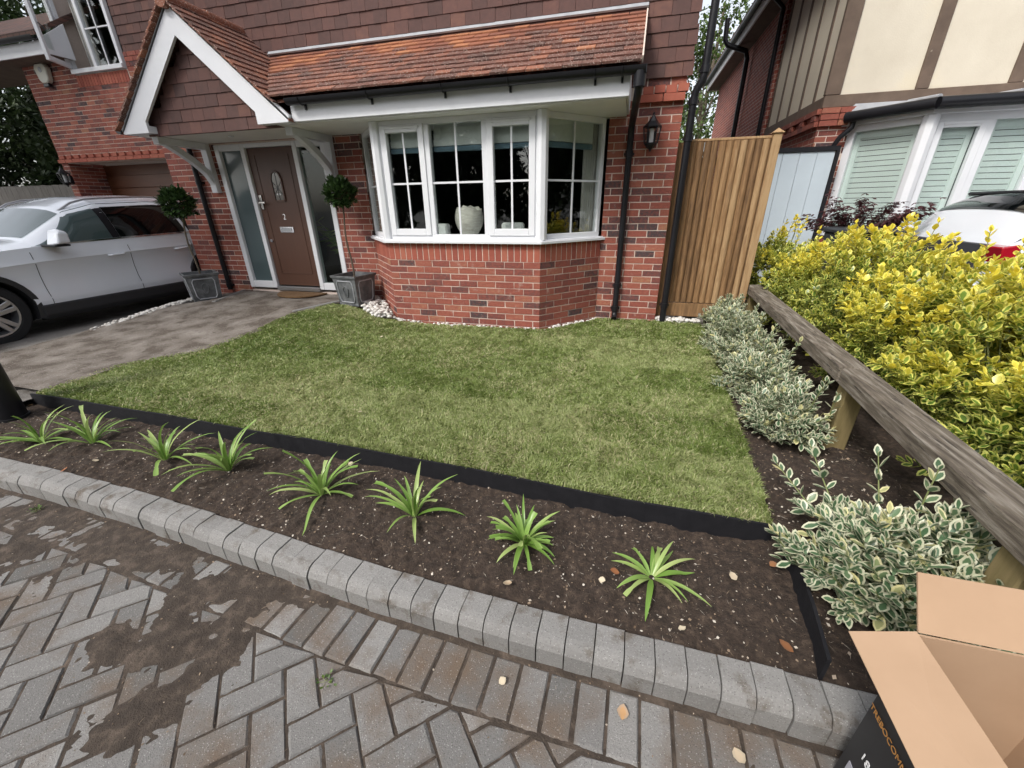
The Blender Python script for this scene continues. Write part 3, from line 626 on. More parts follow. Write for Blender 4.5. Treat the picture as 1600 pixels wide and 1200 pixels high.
# --- upper storey, tile hung
u = MB(); u.bb(-6.1, 0, .012, 8, 2.5, 5.3); u.bb(-11.25, -6.1, 4.4, 8, 3.9, 5.3); u.bb(-7.13, -6.1, .012, 1.9, 2.5, 2.62)
upo = u.build('upper_wall', 'tile', H)
TI = []
def hang(out, x0, x1, y, z0, z1, g=.122, tw=.168, skip=None):
    k = 0; z = z0
    tilt = .075; ct, st = math.cos(tilt), math.sin(tilt)
    R = np.stack([np.array([1., 0, 0]), np.array([0, ct, -st])*1., np.array([0, st, ct])], 1)
    while z < z1:
        x = x0-(tw/2 if k % 2 else 0)
        while x < x1:
            a, c = max(x, x0), min(x+tw-.003, x1); x += tw
            if c-a < .02 or (skip and skip((a+c)/2, z+.06)): continue
            h = g+.035; out.append((R, ((a+c)/2, y-.012-.004*rng.random(), z+h/2+rng.uniform(-.002, .002)), (c-a, .012, h), float(np.clip(rng.beta(4, 4), 0, .999))))
        z += g; k += 1
hang(TI, -6.1, .045, 0, 2.495, 5.2); hang(TI, -9.78, -6.15, 1.93, 3.585, 5.3, .138)
emit(TI, 'wall_tile', upo, MT['tile'], 300, .006)
# --- main roof above (out of frame, so that the house closes)
r = MB(); r.prism([(-6.6, -.45, 5.25), (.4, -.45, 5.25), (.4, 4, 8.2), (-6.6, 4, 8.2)], (0, 0, .12)); r.prism([(-6.6, 8.4, 5.25), (.4, 8.4, 5.25), (.4, 4, 8.2), (-6.6, 4, 8.2)], (0, 0, .12))
r.prism([(-6.3, .05, 5.3), (-6.3, 8, 5.3), (-6.3, 4, 8.1)], (.05, 0, 0)); r.prism([(-.05, .05, 5.3), (-.05, 8, 5.3), (-.05, 4, 8.1)], (.05, 0, 0))
r.build('main_roof', 'fartile', H)
# --- lean-to roof over porch and bay, with the porch gable
GX, GY = -5.26, -.90
ez, ey, tz_ = 2.425, -.93, 3.04
s_l = (tz_-ez)/(0-ey); alpha = math.atan(s_l); s_g = (3.33-2.24)/1.22; beta = math.atan(s_g)
zl = lambda y: ez+(y-ey)*s_l
zg = lambda x: 3.33-abs(x-GX)*s_g
rf = MB()
rf.prism([(GX+1.05, ey+.02, ez-.06), (-.46, ey+.02, ez-.06), (-.46, 0, tz_-.055), (GX+.30, 0, tz_-.055)], (0, 0, .025))
for sgn in (-1, 1): rf.prism([(GX, -.93, 3.28), (GX+sgn*1.22, -.93, 3.28-1.22*s_g), (GX+sgn*1.22, .0, 3.28-1.22*s_g), (GX, .0, 3.28)], (0, 0, .025))
roof = rf.build('porch_roof', 'rooftile', H)
RT = []
def rtile(c, along, up, dims, tone, cl):
    n = np.cross(along, up); tl = .07
    up2 = up*math.cos(tl)-n*math.sin(tl); n2 = np.cross(along, up2); RT.append((np.stack([along, up2, n2], 1), c+n2*.006, dims, tone, cl))
al = np.array([1., 0, 0]); up = norm((0, 1, s_l)); g = .105; k = 0; s = 0.0; LS = math.hypot(-ey, tz_-ez)
while s < LS-.02:
    x = -.45-.085*(k % 2)
    y0 = ey+s*math.cos(alpha)-.03; 
    if k % 2: pass
    xx = -.45
    first = True
    while xx > -5.2:
        wd = .0825 if (first and k % 2) else .165; first = False
        c = np.array([xx-wd/2, y0+.07*math.cos(alpha), zl(y0+.07*math.cos(alpha))])
        if zl(c[1]) > zg(c[0])-.03:
            cl = 1.0 if (s/LS > .70-.12*math.sin(xx*2.3)+rng.uniform(-.12, .12)) else 0.
            tn = (.72+rng.uniform(-.2, .25)) if cl else float(np.clip(rng.normal(.36, .16), 0, .99))
            RT.append((None, c, (wd-.004, .15, .017), min(.99, tn), cl, 'l'))
        xx -= wd
    s += g; k += 1
RT2 = []
n_l = np.cross(al, up)
for t in RT:
    tl = .12; up2 = up*math.cos(tl)-n_l*math.sin(tl)*-1*-1; n2 = np.cross(al, up2)
    RT2.append((np.stack([al, up2, n2], 1), t[1]+n2*(.010)+rng.uniform(-.002, .002, 3), t[2], t[3], t[4]))
for sgn in (-1, 1):
    upg = norm((-sgn, 0, s_g)); alg = np.array([0, 1., 0])*sgn; s = 0.; k = 0; LG = math.hypot(1.22, 1.22*s_g)
    ng = np.cross(alg, upg); tl = .12; up2 = upg*math.cos(tl)-ng*math.sin(tl); n2 = np.cross(alg, up2)
    while s < LG-.03:
        yy = -.985+(.0825 if k % 2 else 0)-.0825
        while yy < -.02:
            y0, y1 = max(yy, -.985), min(yy+.161, .0); yy += .165
            if y1-y0 < .03: continue
            d = 1.24-(s+.06)*math.cos(beta); c = np.array([GX+sgn*d, (y0+y1)/2, 3.33-d*s_g])
            if sgn > 0 and zl(c[1]) > zg(c[0])+.02: continue
            RT2.append((np.stack([alg, up2, n2], 1), c+n2*.008, (y1-y0, .15, .017), float(np.clip(rng.normal(.42, .15), 0, .99)), 0.))
        s += .105; k += 1
emit(RT2, 'roof_tile', roof, MT['rooftile'], 300, .012, clean=True)
rd = MB()
for i in range(4): rd.cyl((GX, -.99+i*.25, 3.315-.004*(i % 2)), (GX, -.99+i*.25+.262, 3.315-.004*(i % 2)), .075, .068, 14, tone=.62)
rd.build('ridge_tile', 'rooftile', roof, smooth=True)
fl_ = MB(); fl_.prism([(GX+.35, -.035, tz_+.02), (-.44, -.035, tz_+.02), (-.44, -.008, tz_+.055), (GX+.35, -.008, tz_+.055)], (0, -.012, .012)); fl_.build('flashing', 'lead', roof)
vg = MB(); vg.bar((-.447, ey-.02, ez+.0), (-.447, -.01, tz_+.0), .012, .05); vg.build('verge_strip', 'mortar', roof)
# gable board, infill tiles, fascia, soffit
bg_ = MB()
for sgn in (-1, 1):
    P = [(1.225, 2.245), (1.20, 2.185), (.80, 2.185), (.80, 2.30), (0, 3.03), (0, 3.315)]
    bg_.prism([(GX+sgn*a, GY, z) for a, z in P], (0, -.030, 0))
    bg_.bb(GX+sgn*1.0-.2, GX+sgn*1.0+.2, GY+.0, -.80, 2.187, 2.26)
bg_.build('bargeboard', 'whiteboard', H)
gi = MB(); gi.prism([(GX-.95, -.80, 2.18), (GX+.95, -.80, 2.18), (GX, -.80, 3.1)], (0, .1, 0)); gio = gi.build('gable_infill', 'tile', H)
GT = []; hang(GT, GX-.95, GX+.95, -.80, 2.165, 3.0, .122, .168, skip=lambda x, z: z > 3.08-abs(x-GX)*.92)
emit(GT, 'gable_tile', gio, MT['tile'], 300, .006)
fb = MB(); fb.bb(GX+1.21, -.53, -.865, -.84, 2.195, 2.345); fb.build('fascia', 'whiteboard', H, bev=.003)
fb = MB(); fb.bb(-.555, -.53, -.84, -.02, 2.197, 2.40); fb.build('fascia_end', 'whiteboard', H, bev=.003)
fb = MB(); fb.bb(GX-1.2, GX-1.17, -.85, -.0, 2.19, 2.3); fb.build('fascia', 'whiteboard', H, bev=.003)
sf = MB(); sf.bb(GX-1.19, GX+1.21, -.775, -.002, 2.186, 2.204); sf.bb(GX+1.21, -.556, -.84, -.002, 2.186, 2.204); sf.build('soffit', 'soffit', H)
sl2 = MB(); sl2.cyl((GX-.1, -.45, 2.175), (GX-.1, -.45, 2.187), .035, n=16); sl2.build('downlight', 'chrome', H, smooth=True)
# gutters and downpipes
gu = MB()
def gutter(b_, x0, x1, y, z, r=.056):
    A = np.linspace(math.pi, 2*math.pi, 9); prof = [(y+r*math.cos(a), z+r*math.sin(a)) for a in A]+[(y+(r-.006)*math.cos(a), z+(r-.006)*math.sin(a)) for a in A[::-1]]
    b_.prism([(x0, p, q) for p, q in prof], (x1-x0, 0, 0))
gutter(gu, GX+1.24, -.41, -.925, 2.385); gu.bb(-.412, -.405, -.981, -.869, 2.328, 2.386)
guo = gu.build('gutter', 'black', H, smooth=True)
gu = MB(); A = np.linspace(math.pi, 2*math.pi, 9); gu.prism([(GX-1.28+.056*math.cos(a), -.93, 2.25+.056*math.sin(a)) for a in A], (0, .9, 0)); gu.build('gutter', 'black', H, smooth=True)
for x in (-3.85, -3.05, -2.25, -1.6, -.83, -.6):
    q = MB(); A = np.linspace(math.pi, 2*math.pi, 9)
    q.tube([(x, -.925+.0595*math.cos(a), 2.385+.0595*math.sin(a)) for a in A], .007, 6); q.bb(x-.01, x+.01, -.88, -.865, 2.29, 2.345); q.build('gutter_clip', 'black', guo, smooth=True)
def pipe(name, pts, r=.034, clips=(), rr=8):
    q = MB(); q.tube(pts, r, 14); o = q.build(name, 'black', H, smooth=True, ang=60)
    for c in clips:
        k_ = MB(); k_.cyl((c[0], c[1], c[2]-.03), (c[0], c[1], c[2]+.03), r+.007, n=14); k_.bb(c[0]-.055, c[0]+.055, c[1]+.02, c[1]+.05, c[2]-.012, c[2]+.012); k_.build('pipe_clip', 'black', o, smooth=True)
    return o
pipe('downpipe', [(-.455, -.925, 2.36), (-.455, -.925, 2.26), (-.46, -.89, 2.20), (-.475, -.50, 2.16), (-.49, -.14, 2.11), (-.495, -.08, 2.06), (-.495, -.055, 1.98), (-.495, -.055, .10), (-.495, -.07, .05), (-.495, -.12, .02)], .034, [(-.495, -.055, 1.83), (-.495, -.055, .42), (-.495, -.055, .14)])
q = MB(); q.cyl((-.455, -.925, 2.24), (-.455, -.925, 2.35), .05, n=14); q.build('gutter_outlet', 'black', guo, smooth=True)
pipe('downpipe', [(.15, -.075, 5.2), (.15, -.075, 2.50), (.14, -.07, 2.43), (.10, -.045, 2.37), (.085, -.04, 2.30), (.085, -.04, .0)], .037, [(.15, -.075, 2.52), (.085, -.04, 2.27), (.085, -.04, 1.95), (.085, -.04, .2)])
pipe('downpipe', [(-6.58, -.05, 2.17), (-6.58, -.05, .15)], .034, [(-6.58, -.05, .22), (-6.58, -.05, 1.7)])
# gallows brackets
def bracket(x):
    t = thing_part = MB()
    t.bb(x-.05, x+.05, -.075, .0, 1.56, 2.185); t.bb(x-.05, x+.05, -.70, -.075, 2.105, 2.185)
    P = []
    for i in range(9):
        a = i/8; P.append((-.075+(-.56)*a, 1.66+.45*(a**.62)))
    P2 = [(y+.055, z+.055*1.1) for y, z in P]
    poly = [(x-.04, y, z) for y, z in P]+[(x-.04, min(y, -.07), min(z, 2.11)) for y, z in P2[::-1]]
    t.prism(poly, (.08, 0, 0)); t.build('bracket', 'whiteboard', H, bev=.004)
bracket(-6.30); bracket(-4.27)
# --- front door set
dz0, dz1 = .20, 2.16
df = MB(); yF = -.012
for (a, c) in ((-6.18, -6.10), (-5.73, -5.66), (-4.87, -4.80), (-4.43, -4.35)): df.bb(a, c, yF, .09, dz0, dz1)
for (a, c) in ((-6.10, -5.73), (-4.80, -4.43)): df.bb(a, c, yF+.002, .09, dz0, dz0+.10); df.bb(a, c, yF+.002, .09, dz1-.075, dz1)
df.bb(-5.66, -4.87, yF+.002, .09, dz1-.05, dz1)
df.build('door_frame', 'white', H, bev=.004)
dd = MB(); dd.bb(-5.655, -4.875, .025, .07, dz0+.045, dz1-.055); do = dd.build('front_door', 'door', H, bev=.003)
q = MB(); q.bb(-5.66, -4.87, -.03, .10, dz0-.03, dz0+.03); q.build('threshold', 'alloy', H, bev=.004)
q = MB()
for (x0, x1, z0, z1) in ((-5.55, -4.98, .42, .435), (-5.55, -5.54, .435, 2.02), (-4.99, -4.98, .435, 2.02)): q.bb(x0, x1, .019, .026, z0, z1)
q.build('door_moulding', 'door', do, bev=.002)
q = MB(); cx = -5.265
arch = [(cx-.085, 1.44), (cx+.085, 1.44), (cx+.085, 1.72), (cx+.06, 1.79), (cx, 1.82), (cx-.06, 1.79), (cx-.085, 1.72)]
q.prism([(x, .022, z) for x, z in arch], (0, -.004, 0)); ow = q.build('door_window', 'darkglass', do)
q = MB()
for i in range(7): a, c = arch[i], arch[(i+1) % 7]; q.bar((a[0], .016, a[1]), (c[0], .016, c[1]), .02, .016, up=(0, 1, 0))
q.build('window_bead', 'door', do)
q = MB()
for (a, c) in (((cx, 1.44), (cx, 1.82)), ((cx-.085, 1.60), (cx+.085, 1.60)), ((cx-.085, 1.50), (cx, 1.60)), ((cx+.085, 1.50), (cx, 1.60)), ((cx-.085, 1.70), (cx, 1.60)), ((cx+.085, 1.70), (cx, 1.60))): q.bar((a[0], .016, a[1]), (c[0], .016, c[1]), .005, .004, up=(0, 1, 0))
q.build('leading', 'binplastic', ow)
for dx in (-.022, .022):
    q = MB(); q.cyl((cx+dx, .018, 1.525), (cx+dx, .012, 1.525), .012, n=10); q.build('glass_boss', 'whiteink', ow)
q = MB(); q.bb(-5.385, -5.145, .012, .026, 1.015, 1.095); lb = q.build('letterbox', 'chrome', do, bev=.004)
q = MB(); q.bb(-5.355, -5.175, .005, .013, 1.03, 1.08); q.build('letter_flap', 'lead', lb, bev=.003)
q = MB(); q.cyl((-5.60, .03, 1.42), (-5.60, -.03, 1.42), .012, n=10); q.bb(-5.625, -5.575, .008, .026, 1.33, 1.52); q.bb(-5.62, -5.50, -.035, -.015, 1.408, 1.432); q.build('door_handle', 'chrome', do, bev=.004)
q = MB(); q.cyl((-5.585, .026, .90), (-5.585, .008, .90), .022, n=12); q.build('lock', 'chrome', do, smooth=True)
def text(body, name, m, parent, loc, rot, size, ext=.002):
    cu = bpy.data.curves.new(name, 'FONT'); cu.body = body; cu.size = size; cu.extrude = ext; cu.align_x = 'CENTER'; cu.align_y = 'CENTER'
    t = bpy.data.objects.new(name+'_tmp', cu); COL.objects.link(t); dg = bpy.context.evaluated_depsgraph_get(); dg.update()
    me = bpy.data.meshes.new_from_object(t.evaluated_get(dg)); bpy.data.objects.remove(t); me.materials.clear(); me.materials.append(MT[m])
    o = link(name, me, parent); o.matrix_local = Matrix.Translation(Vector(np.asarray(loc)-WL[parent.name])) @ rot.to_4x4(); return o
RX = Matrix.Rotation(math.pi/2, 3, 'X')
text('2', 'door_number', 'chrome', do, (cx+.0, .022, 1.225), RX, .11)
for nm, x0, x1, m in (('sidelight', -6.10, -5.73, 'frost'), ('sidelight', -4.80, -4.43, 'hallglass')):
    q = MB(); q.bb(x0, x1, .035, .045, dz0+.10, dz1-.075); q.build(nm, m, H)
# --- hall and front room seen through the glass
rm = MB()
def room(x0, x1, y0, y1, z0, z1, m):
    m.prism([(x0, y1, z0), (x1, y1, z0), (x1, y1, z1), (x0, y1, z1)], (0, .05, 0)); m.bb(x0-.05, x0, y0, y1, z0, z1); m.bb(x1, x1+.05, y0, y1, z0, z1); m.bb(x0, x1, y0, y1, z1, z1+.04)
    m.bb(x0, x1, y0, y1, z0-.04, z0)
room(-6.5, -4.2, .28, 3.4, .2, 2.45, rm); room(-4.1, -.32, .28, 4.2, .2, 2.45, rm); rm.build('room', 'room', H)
# --- bay window
bw = MB(); sills = MB(); glassl = []; bars = []
hz0, hz1 = .985, 2.186
def win_seg(P, Q, lights, post=.06, th=.07):
    """frame between plan points P and Q; lights: list of (fraction0, fraction1, sash)"""
    P = np.array([*P, 0.]); Q = np.array([*Q, 0.]); L = np.linalg.norm(Q-P); U = (Q-P)/L; N = np.cross(U, (0, 0, 1)); R = np.stack([U, -N, (0, 0, 1.)], 1)
    def bx(m, u0, u1, z0, z1, d0, d1): m.box(P+U*(u0+u1)/2+N*(d0+d1)/2+np.array([0, 0, (z0+z1)/2]), (u1-u0, abs(d1-d0), z1-z0), R)
    bx(bw, 0, L, hz0, hz0+.055, -.07, 0); bx(bw, 0, L, hz1-.055, hz1, -.07, 0)
    ends = sorted({0, *[l[0] for l in lights], *[l[1] for l in lights], 1})
    for f in ends:
        u0, u1 = max(0, f*L-post/2), min(L, f*L+post/2); bx(bw, u0, u1, hz0+.055, hz1-.055, -.07, 0)
    for (f0, f1, sash) in lights:
        a, c = f0*L+post/2, f1*L-post/2
        if f0 == 0: a = post/2
        if f1 == 1: c = L-post/2
        z0, z1 = hz0+.055, hz1-.055
        if sash:
            s_ = MB(); d0, d1 = -.05, .014
            bx(s_, a-.012, a+.055, z0-.012, z1+.012, d0, d1); bx(s_, c-.055, c+.012, z0-.012, z1+.012, d0, d1); bx(s_, a+.055, c-.055, z0-.012, z0+.06, d0, d1); bx(s_, a+.055, c-.055, z1-.06, z1+.012, d0, d1)
            so_ = s_.build('casement', 'white', H, bev=.004); v = MB(); bx(v, a+.04, c-.04, z1-.03, z1-.005, .012, .024); v.build('trickle_vent', 'white', so_, bev=.003)
            a += .055; c -= .055; z0 += .06; z1 -= .06
        g_ = MB(); bx(g_, a, c, z0, z1, -.034, -.028); go = g_.build('pane', 'glass', H)
        m_ = MB(); bx(m_, (a+c)/2-.010, (a+c)/2+.010, z0, z1, -.027, -.018); zb = 1.575; bx(m_, a, (a+c)/2-.010, zb-.010, zb+.010, -.027, -.018); bx(m_, (a+c)/2+.010, c, zb-.010, zb+.010, -.027, -.018)
        m_.build('glazing_bar', 'white', go)
ofs = .02
win_seg((BX0+.045, -BD+ofs), (BX1-.045, -BD+ofs), [(0, .315, True), (.315, .685, False), (.685, 1, True)], .07)
win_seg((WLx+.03, 0), (BX0-.005, -BD+.05), [(0, 1, False)], .09)
win_seg((BX1+.005, -BD+.05), (WRx-.03, 0), [(0, 1, False)], .09)
for (x, y) in ((BX0, -BD+.035), (BX1, -BD+.035)): bw.cyl((x, y, hz0), (x, y, hz1), .062, n=8)
bw.build('window_frame', 'white', H, bev=.004)
sp = lambda o, z: [(WLx-o*.9, 0, z), (BX0-o*.42, -BD-o, z), (BX1+o*.42, -BD-o, z), (WRx+o*.9, 0, z)]
q = MB(); q.prism(sp(.055, .945), (0, 0, .03)); q.prism(sp(.03, .973), (0, 0, .014)); q.build('window_sill', 'white', H, bev=.004)
q = MB(); q.prism([(WLx+.1, .25, .99), (WLx+.1, 0, .99), (BX0+.06, -BD+.09, .99), (BX1-.06, -BD+.09, .99), (WRx-.1, 0, .99), (WRx-.1, .25, .99)], (0, 0, -.02)); q.build('window_board', 'white', H)
q = MB(); q.prism(bayp(2.188, .01), (0, 0, .03)); q.build('bay_ceiling', 'soffit', H)
# --- upper window over the garage
q = MB(); X0, X1, Z0 = -11.20, -9.84, 3.82
q.bb(X0, X1, 1.84, 1.93, Z0-.03, Z0+.04)
for x in (X0, X0+.62, X1-.07): q.bb(x, x+.07, 1.87, 1.94, Z0+.04, 5.1)
q.bb(X0, X1, 1.87, 1.94, 5.1, 5.17); uw = q.build('upper_window', 'white', H, bev=.004)
q = MB(); q.bb(X0+.69, X1-.07, 1.90, 1.91, Z0+.04, 5.1); gp = q.build('pane', 'glass', uw)
q = MB(); q.bb(X0+.975, X0+.995, 1.885, 1.899, Z0+.04, 5.1); q.bb(X0+.69, X1-.07, 1.885, 1.899, 4.42, 4.44); q.build('glazing_bar', 'white', uw)
q = MB(); ang = rad(62); hx, hy = X0+.03, 1.86; dx, dy = -math.cos(ang)*.0-.22, -.52
hp, tp = np.array([hx, hy, 0]), np.array([hx+.26, hy-.50, 0])
for (a, c, z0, z1) in ((0, .12, Z0+.05, 5.1), (.88, 1, Z0+.05, 5.1), (.12, .88, Z0+.05, Z0+.13), (.12, .88, 5.02, 5.1)):
    p, r_ = hp+(tp-hp)*a, hp+(tp-hp)*c; q.bar(p+[0, 0, (z0+z1)/2], r_+[0, 0, (z0+z1)/2], .055, z1-z0)
sa_ = q.build('open_casement', 'white', uw, bev=.004)
q = MB(); q.bar(hp+(tp-hp)*.12+[0, 0, 4.55], hp+(tp-hp)*.88+[0, 0, 4.55], .01, .95); q.build('pane', 'glass', sa_)
q = MB(); p = hp+(tp-hp)*.9+np.array([.045, 0, 4.42]); q.bar(p, p+np.array([.05, .05, -.10]), .014, .02); q.build('window_handle', 'black', sa_)
q = MB(); room(-11.2, -9.8, 2.25, 4.2, 3.4, 5.2, q); q.build('upper_room', 'room', H)
q = MB()
for i in range(9): q.cyl((X0+.30+i*.030, 2.06+.02*(i % 2), Z0), (X0+.30+i*.030, 2.06+.02*(i % 2), 5.15), .022, n=6)
q.build('upper_curtain', 'curtain', H, smooth=True)
# --- garage door, low eaves left of the upper window
gd = MB(); gd.bb(-12.4, -8.0, 2.56, 2.6, -.1, 2.3); gdo = gd.build('garage_door', 'garagedoor', H)
for i in range(8):
    q = MB(); q.bb(-12.395, -8.02, 2.535, 2.559, -.02+i*.265, .235+i*.265); q.build('garage_panel', 'garagedoor', gdo, bev=.006)
EP = at_y(76, 84, 1.50); EX, EZ = EP[0], EP[2]
q = MB(); q.bb(-18, EX, 1.47, 1.50, EZ, EZ+.20); q.build('garage_fascia', 'whiteboard', H)
q = MB(); q.prism([(EX, 1.47, EZ), (EX, 1.9, EZ), (EX, 1.9, EZ+.55), (EX, 1.47, EZ+.24)], (.03, 0, 0)); q.build('eaves_end', 'whiteboard', H)
q = MB(); q.bb(-18, -12.65, 1.502, 2.75, EZ+.01, EZ+.03); q.bb(-12.65, EX, 1.502, 1.9, EZ+.01, EZ+.03); q.build('garage_soffit', 'timber', H)
q = MB(); q.prism([(-18, 1.42, EZ+.26), (EX-.02, 1.42, EZ+.26), (EX-.02, 2.7, EZ+1.05), (-18, 2.7, EZ+1.05)], (0, 0, .08)); q.build('garage_roof', 'fartile', H)
q = MB(); gutter(q, -18, EX-.03, 1.40, EZ+.25, .06); q.build('garage_gutter', 'black', H, smooth=True)
# --- things in the bay
for i, (x0, x1, y, lab) in enumerate(((BX0+.12, -2.60, -BD+.16, 'folded roman blind behind the bay window pane next to the porch'), (-2.57, -1.96, -BD+.16, 'folded roman blind behind the middle bay window pane'), (-1.93, BX1-.12, -BD+.16, 'folded roman blind behind the bay pane with a pale cushion'))):
    t = thing('roman_blind', lab, 'blind', ((x0+x1)/2, y, 2.15)); q = MB()
    for j in range(4): q.bb(x0, x1, y-.012*j, y+.012, 2.17-.012-j*.055-.055, 2.17-j*.055-.005)
    q.build('cloth_fold', 'fabric', t); q = MB(); q.bb(x0, x1, y-.045, y+.01, 1.885, 1.93); q.build('trim_band', 'blueband', t)
t = thing('roman_blind', 'folded roman blind behind the angled bay pane nearest the wall lantern', 'blind', (-1.0, -.25, 2.15)); q = MB(); R_ = np.stack([norm((BS, BD, 0)), norm((-BD, BS, 0)), (0, 0, 1.)], 1)
q.box((-1.12, -.28, 2.05), (.62, .04, .22), R_); q.build('cloth_fold', 'fabric', t); q = MB(); q.box((-1.12, -.28, 1.91), (.62, .045, .05), R_); q.build('trim_band', 'blueband', t)
def curtain(p, q_, lab, n=12):
    q = MB(); p = np.array(p); q_ = np.array(q_)
    for i in range(n):
        c = p+(q_-p)*(i+.5)/n; q.cyl((c[0], c[1], 1.0), (c[0], c[1], 2.16), .024, n=7, tone=rng.random())
    props(q.build('curtain', 'curtain', smooth=True), lab, 'curtain')
curtain((-.98, -.06), (-.84, .06), 'pale curtain hanging inside the angled bay pane near the lantern', 6)
curtain((-3.72, .02), (-3.33, -.42), 'beige curtain hanging inside the angled bay pane near the porch', 13)
# jagged open shell bowl on the sill
t = MB(); n = 26; prof = []
for j in range(9):
    a = j/8; prof.append((.175*math.sin(.35+a*1.75)**.8, a*.30))
A = np.arange(n)*2*math.pi/n; V = []
for j, (r_, z) in enumerate(prof):
    zz = np.full(n, z)
    if j == 8: zz = zz+.035*np.abs(np.sin(A*4.3+.4))-.02*np.cos(A*2)
    V.append(np.stack([-2.29+r_*np.cos(A), -.30+r_*.8*np.sin(A), .992+zz], 1))
F = [(j*n+i, j*n+(i+1) % n, (j+1)*n+(i+1) % n, (j+1)*n+i) for j in range(8) for i in range(n)]+[tuple(range(n))[::-1]]
t.add(np.vstack(V), F); o = t.build('shell_bowl', 'egg', smooth=True); sm = o.modifiers.new('solid', 'SOLIDIFY'); sm.thickness = .012; props(o, 'cream jagged rimmed shell bowl standing on the bay window board', 'bowl')
for x, z1, lab in ((-2.72, 1.14, 'pale cushion behind the bay window pane next to the porch'), (-1.76, 1.15, 'pale cushion behind the bay pane beside the shell bowl')):
    q = MB(); q.bb(x-.13, x+.13, -.30, -.18, .992, z1); o = q.build('cushion', 'fabric', bev=.02); props(o, lab, 'cushion')
# palm in the hall behind the clear sidelight
t = thing('palm_plant', 'green palm plant indoors behind the sidelight', 'plant', (-4.6, .45, .2)); q = MB(); q.lathe([(.12, 0), (.16, .3), (.15, .3)], (-4.6, .45, .2), 12); q.build('pot', 'planter', t, smooth=True)
for i in range(14):
    a = rng.uniform(0, 6.28); L = rng.uniform(.4, .75); q = MB(); base = np.array([-4.6, .45, .45]); d = np.array([math.cos(a)*.30, math.sin(a)*.12, 1.0]); pts = [base+d*L*s_+np.array([math.cos(a)*.10*s_*s_, 0, -.12*s_*s_]) for s_ in np.linspace(0, 1.5, 7)]
    q.tube(pts, .004, 4)
    for s_ in range(2, 7):
        for sg in (-1, 1):
            p = np.array(pts[s_]); tip = p+np.array([sg*rng.uniform(.1, .18), -.02, rng.uniform(-.08, .08)]); q.add([p, (p+tip)/2+[0, 0, .012], tip, (p+tip)/2-[0, 0, .012]], [(0, 1, 2, 3)], rng.random())
    q.build('frond', 'lily', t)

# ================================================================== neighbour house
N = thing('timber_framed_house', 'brick house with cream render, brown timbers and shuttered bay window', 'house', (4, 2.4, 0))
NX, NY = 2.03, 2.36
q = MB(); q.bb(NX+e, 9, NY+e, 12, -.3, 2.5); q.bb(NX+e, 9, NY+e+3.0, 11.9, 2.5, 4.9); q.bb(NX+.05, 9, NY+.05, NY+3.1, 2.5, 4.9)
q.build('wall', 'farbrick', N)
q = MB(); q.bb(NX+.3, NX+.32, NY, NY+.006, 0, .01); nwall = q.build('front_brickwork', 'mortar', N)
q = MB(); q.bb(NX+e, NX+.62, NY+.001, NY+.02, -.2, 2.5); q.build('mortar_bed', 'mortar', nwall)
NB = []; bricks(NB, (NX, NY, 0), (1, 0, 0), .62, -.15, 33, .08)
R_ = np.eye(3)
for c, zz in ((0, 2.29), (1, 2.365), (2, 2.44)):
    for i in range(3): NB.append((R_, (NX+.10+i*.225, NY-.015, zz+.0375), (.215, .08, .065), rng.uniform(.45, .95)))
    for i in range(13): NB.append((np.array([[0, -1, 0], [1, 0, 0], [0, 0, 1.]]), (NX-.015+(.03 if (c == 1 and i % 2) else 0), NY+.1+i*.225, zz+.0375), (.215 if c != 1 else .14, .08, .065), rng.uniform(.2, .8)))
emit(NB, 'brick', nwall, MT['brick'], 300)
# rendered panels and timbers
q = MB(); q.bb(NX+.03, 9, NY+.02, NY+.06, 2.62, 4.9); q.bb(NX+.02, NX+.06, NY+.06, NY+2.75, 2.62, 4.9); q.build('render_panel', 'render', N)
def timber(x0, x1, y0, y1, z0, z1): q = MB(); q.bb(x0, x1, y0, y1, z0, z1); q.build('timber', 'timber', N, bev=.006)
timber(NX-.01, 9, NY-.015, NY+.04, 2.515, 2.66); timber(NX-.004, NX+.03, NY+.042, NY+2.8, 2.515, 2.66)
timber(NX-.014, NX+.17, NY-.018, NY+.05, 2.662, 4.9)
for x in (3.05, 4.02, 5.0): timber(x, x+.14, NY-.013, NY+.03, 2.662, 4.9)
for y in (.42, .98, 1.54, 2.1, 2.66): timber(NX+.008, NX+.03, NY+y, NY+y+.085, 2.662, 4.9)
# eaves and roof
q = MB(); q.bb(1.68, 1.71, 1.9, 12.1, 4.72, 4.92); q.bb(1.71, 2.1, 12.07, 12.1, 4.72, 4.92); q.build('fascia', 'soffit', N)
q = MB(); q.bb(1.71, NX+.1, 1.9, 12.07, 4.73, 4.75); q.build('soffit', 'timber', N)
q = MB(); A_ = np.linspace(math.pi, 2*math.pi, 7); q.prism([(1.62+.06*math.cos(a), 1.9, 4.93+.06*math.sin(a)) for a in A_], (0, 10.2, 0)); q.build('gutter', 'black', N)
q = MB(); q.prism([(1.60, 1.9, 4.95), (1.60, 12.15, 4.95), (5.5, 12.15, 8.4), (5.5, 1.9, 8.4)], (0, 0, .1)); q.prism([(9.4, 1.9, 4.95), (9.4, 12.15, 4.95), (5.5, 12.15, 8.4), (5.5, 1.9, 8.4)], (0, 0, .1)); q.prism([(1.9, NY, 4.9), (9.2, NY, 4.9), (5.5, NY, 8.3)], (0, .1, 0)); q.build('roof', 'fartile', N)
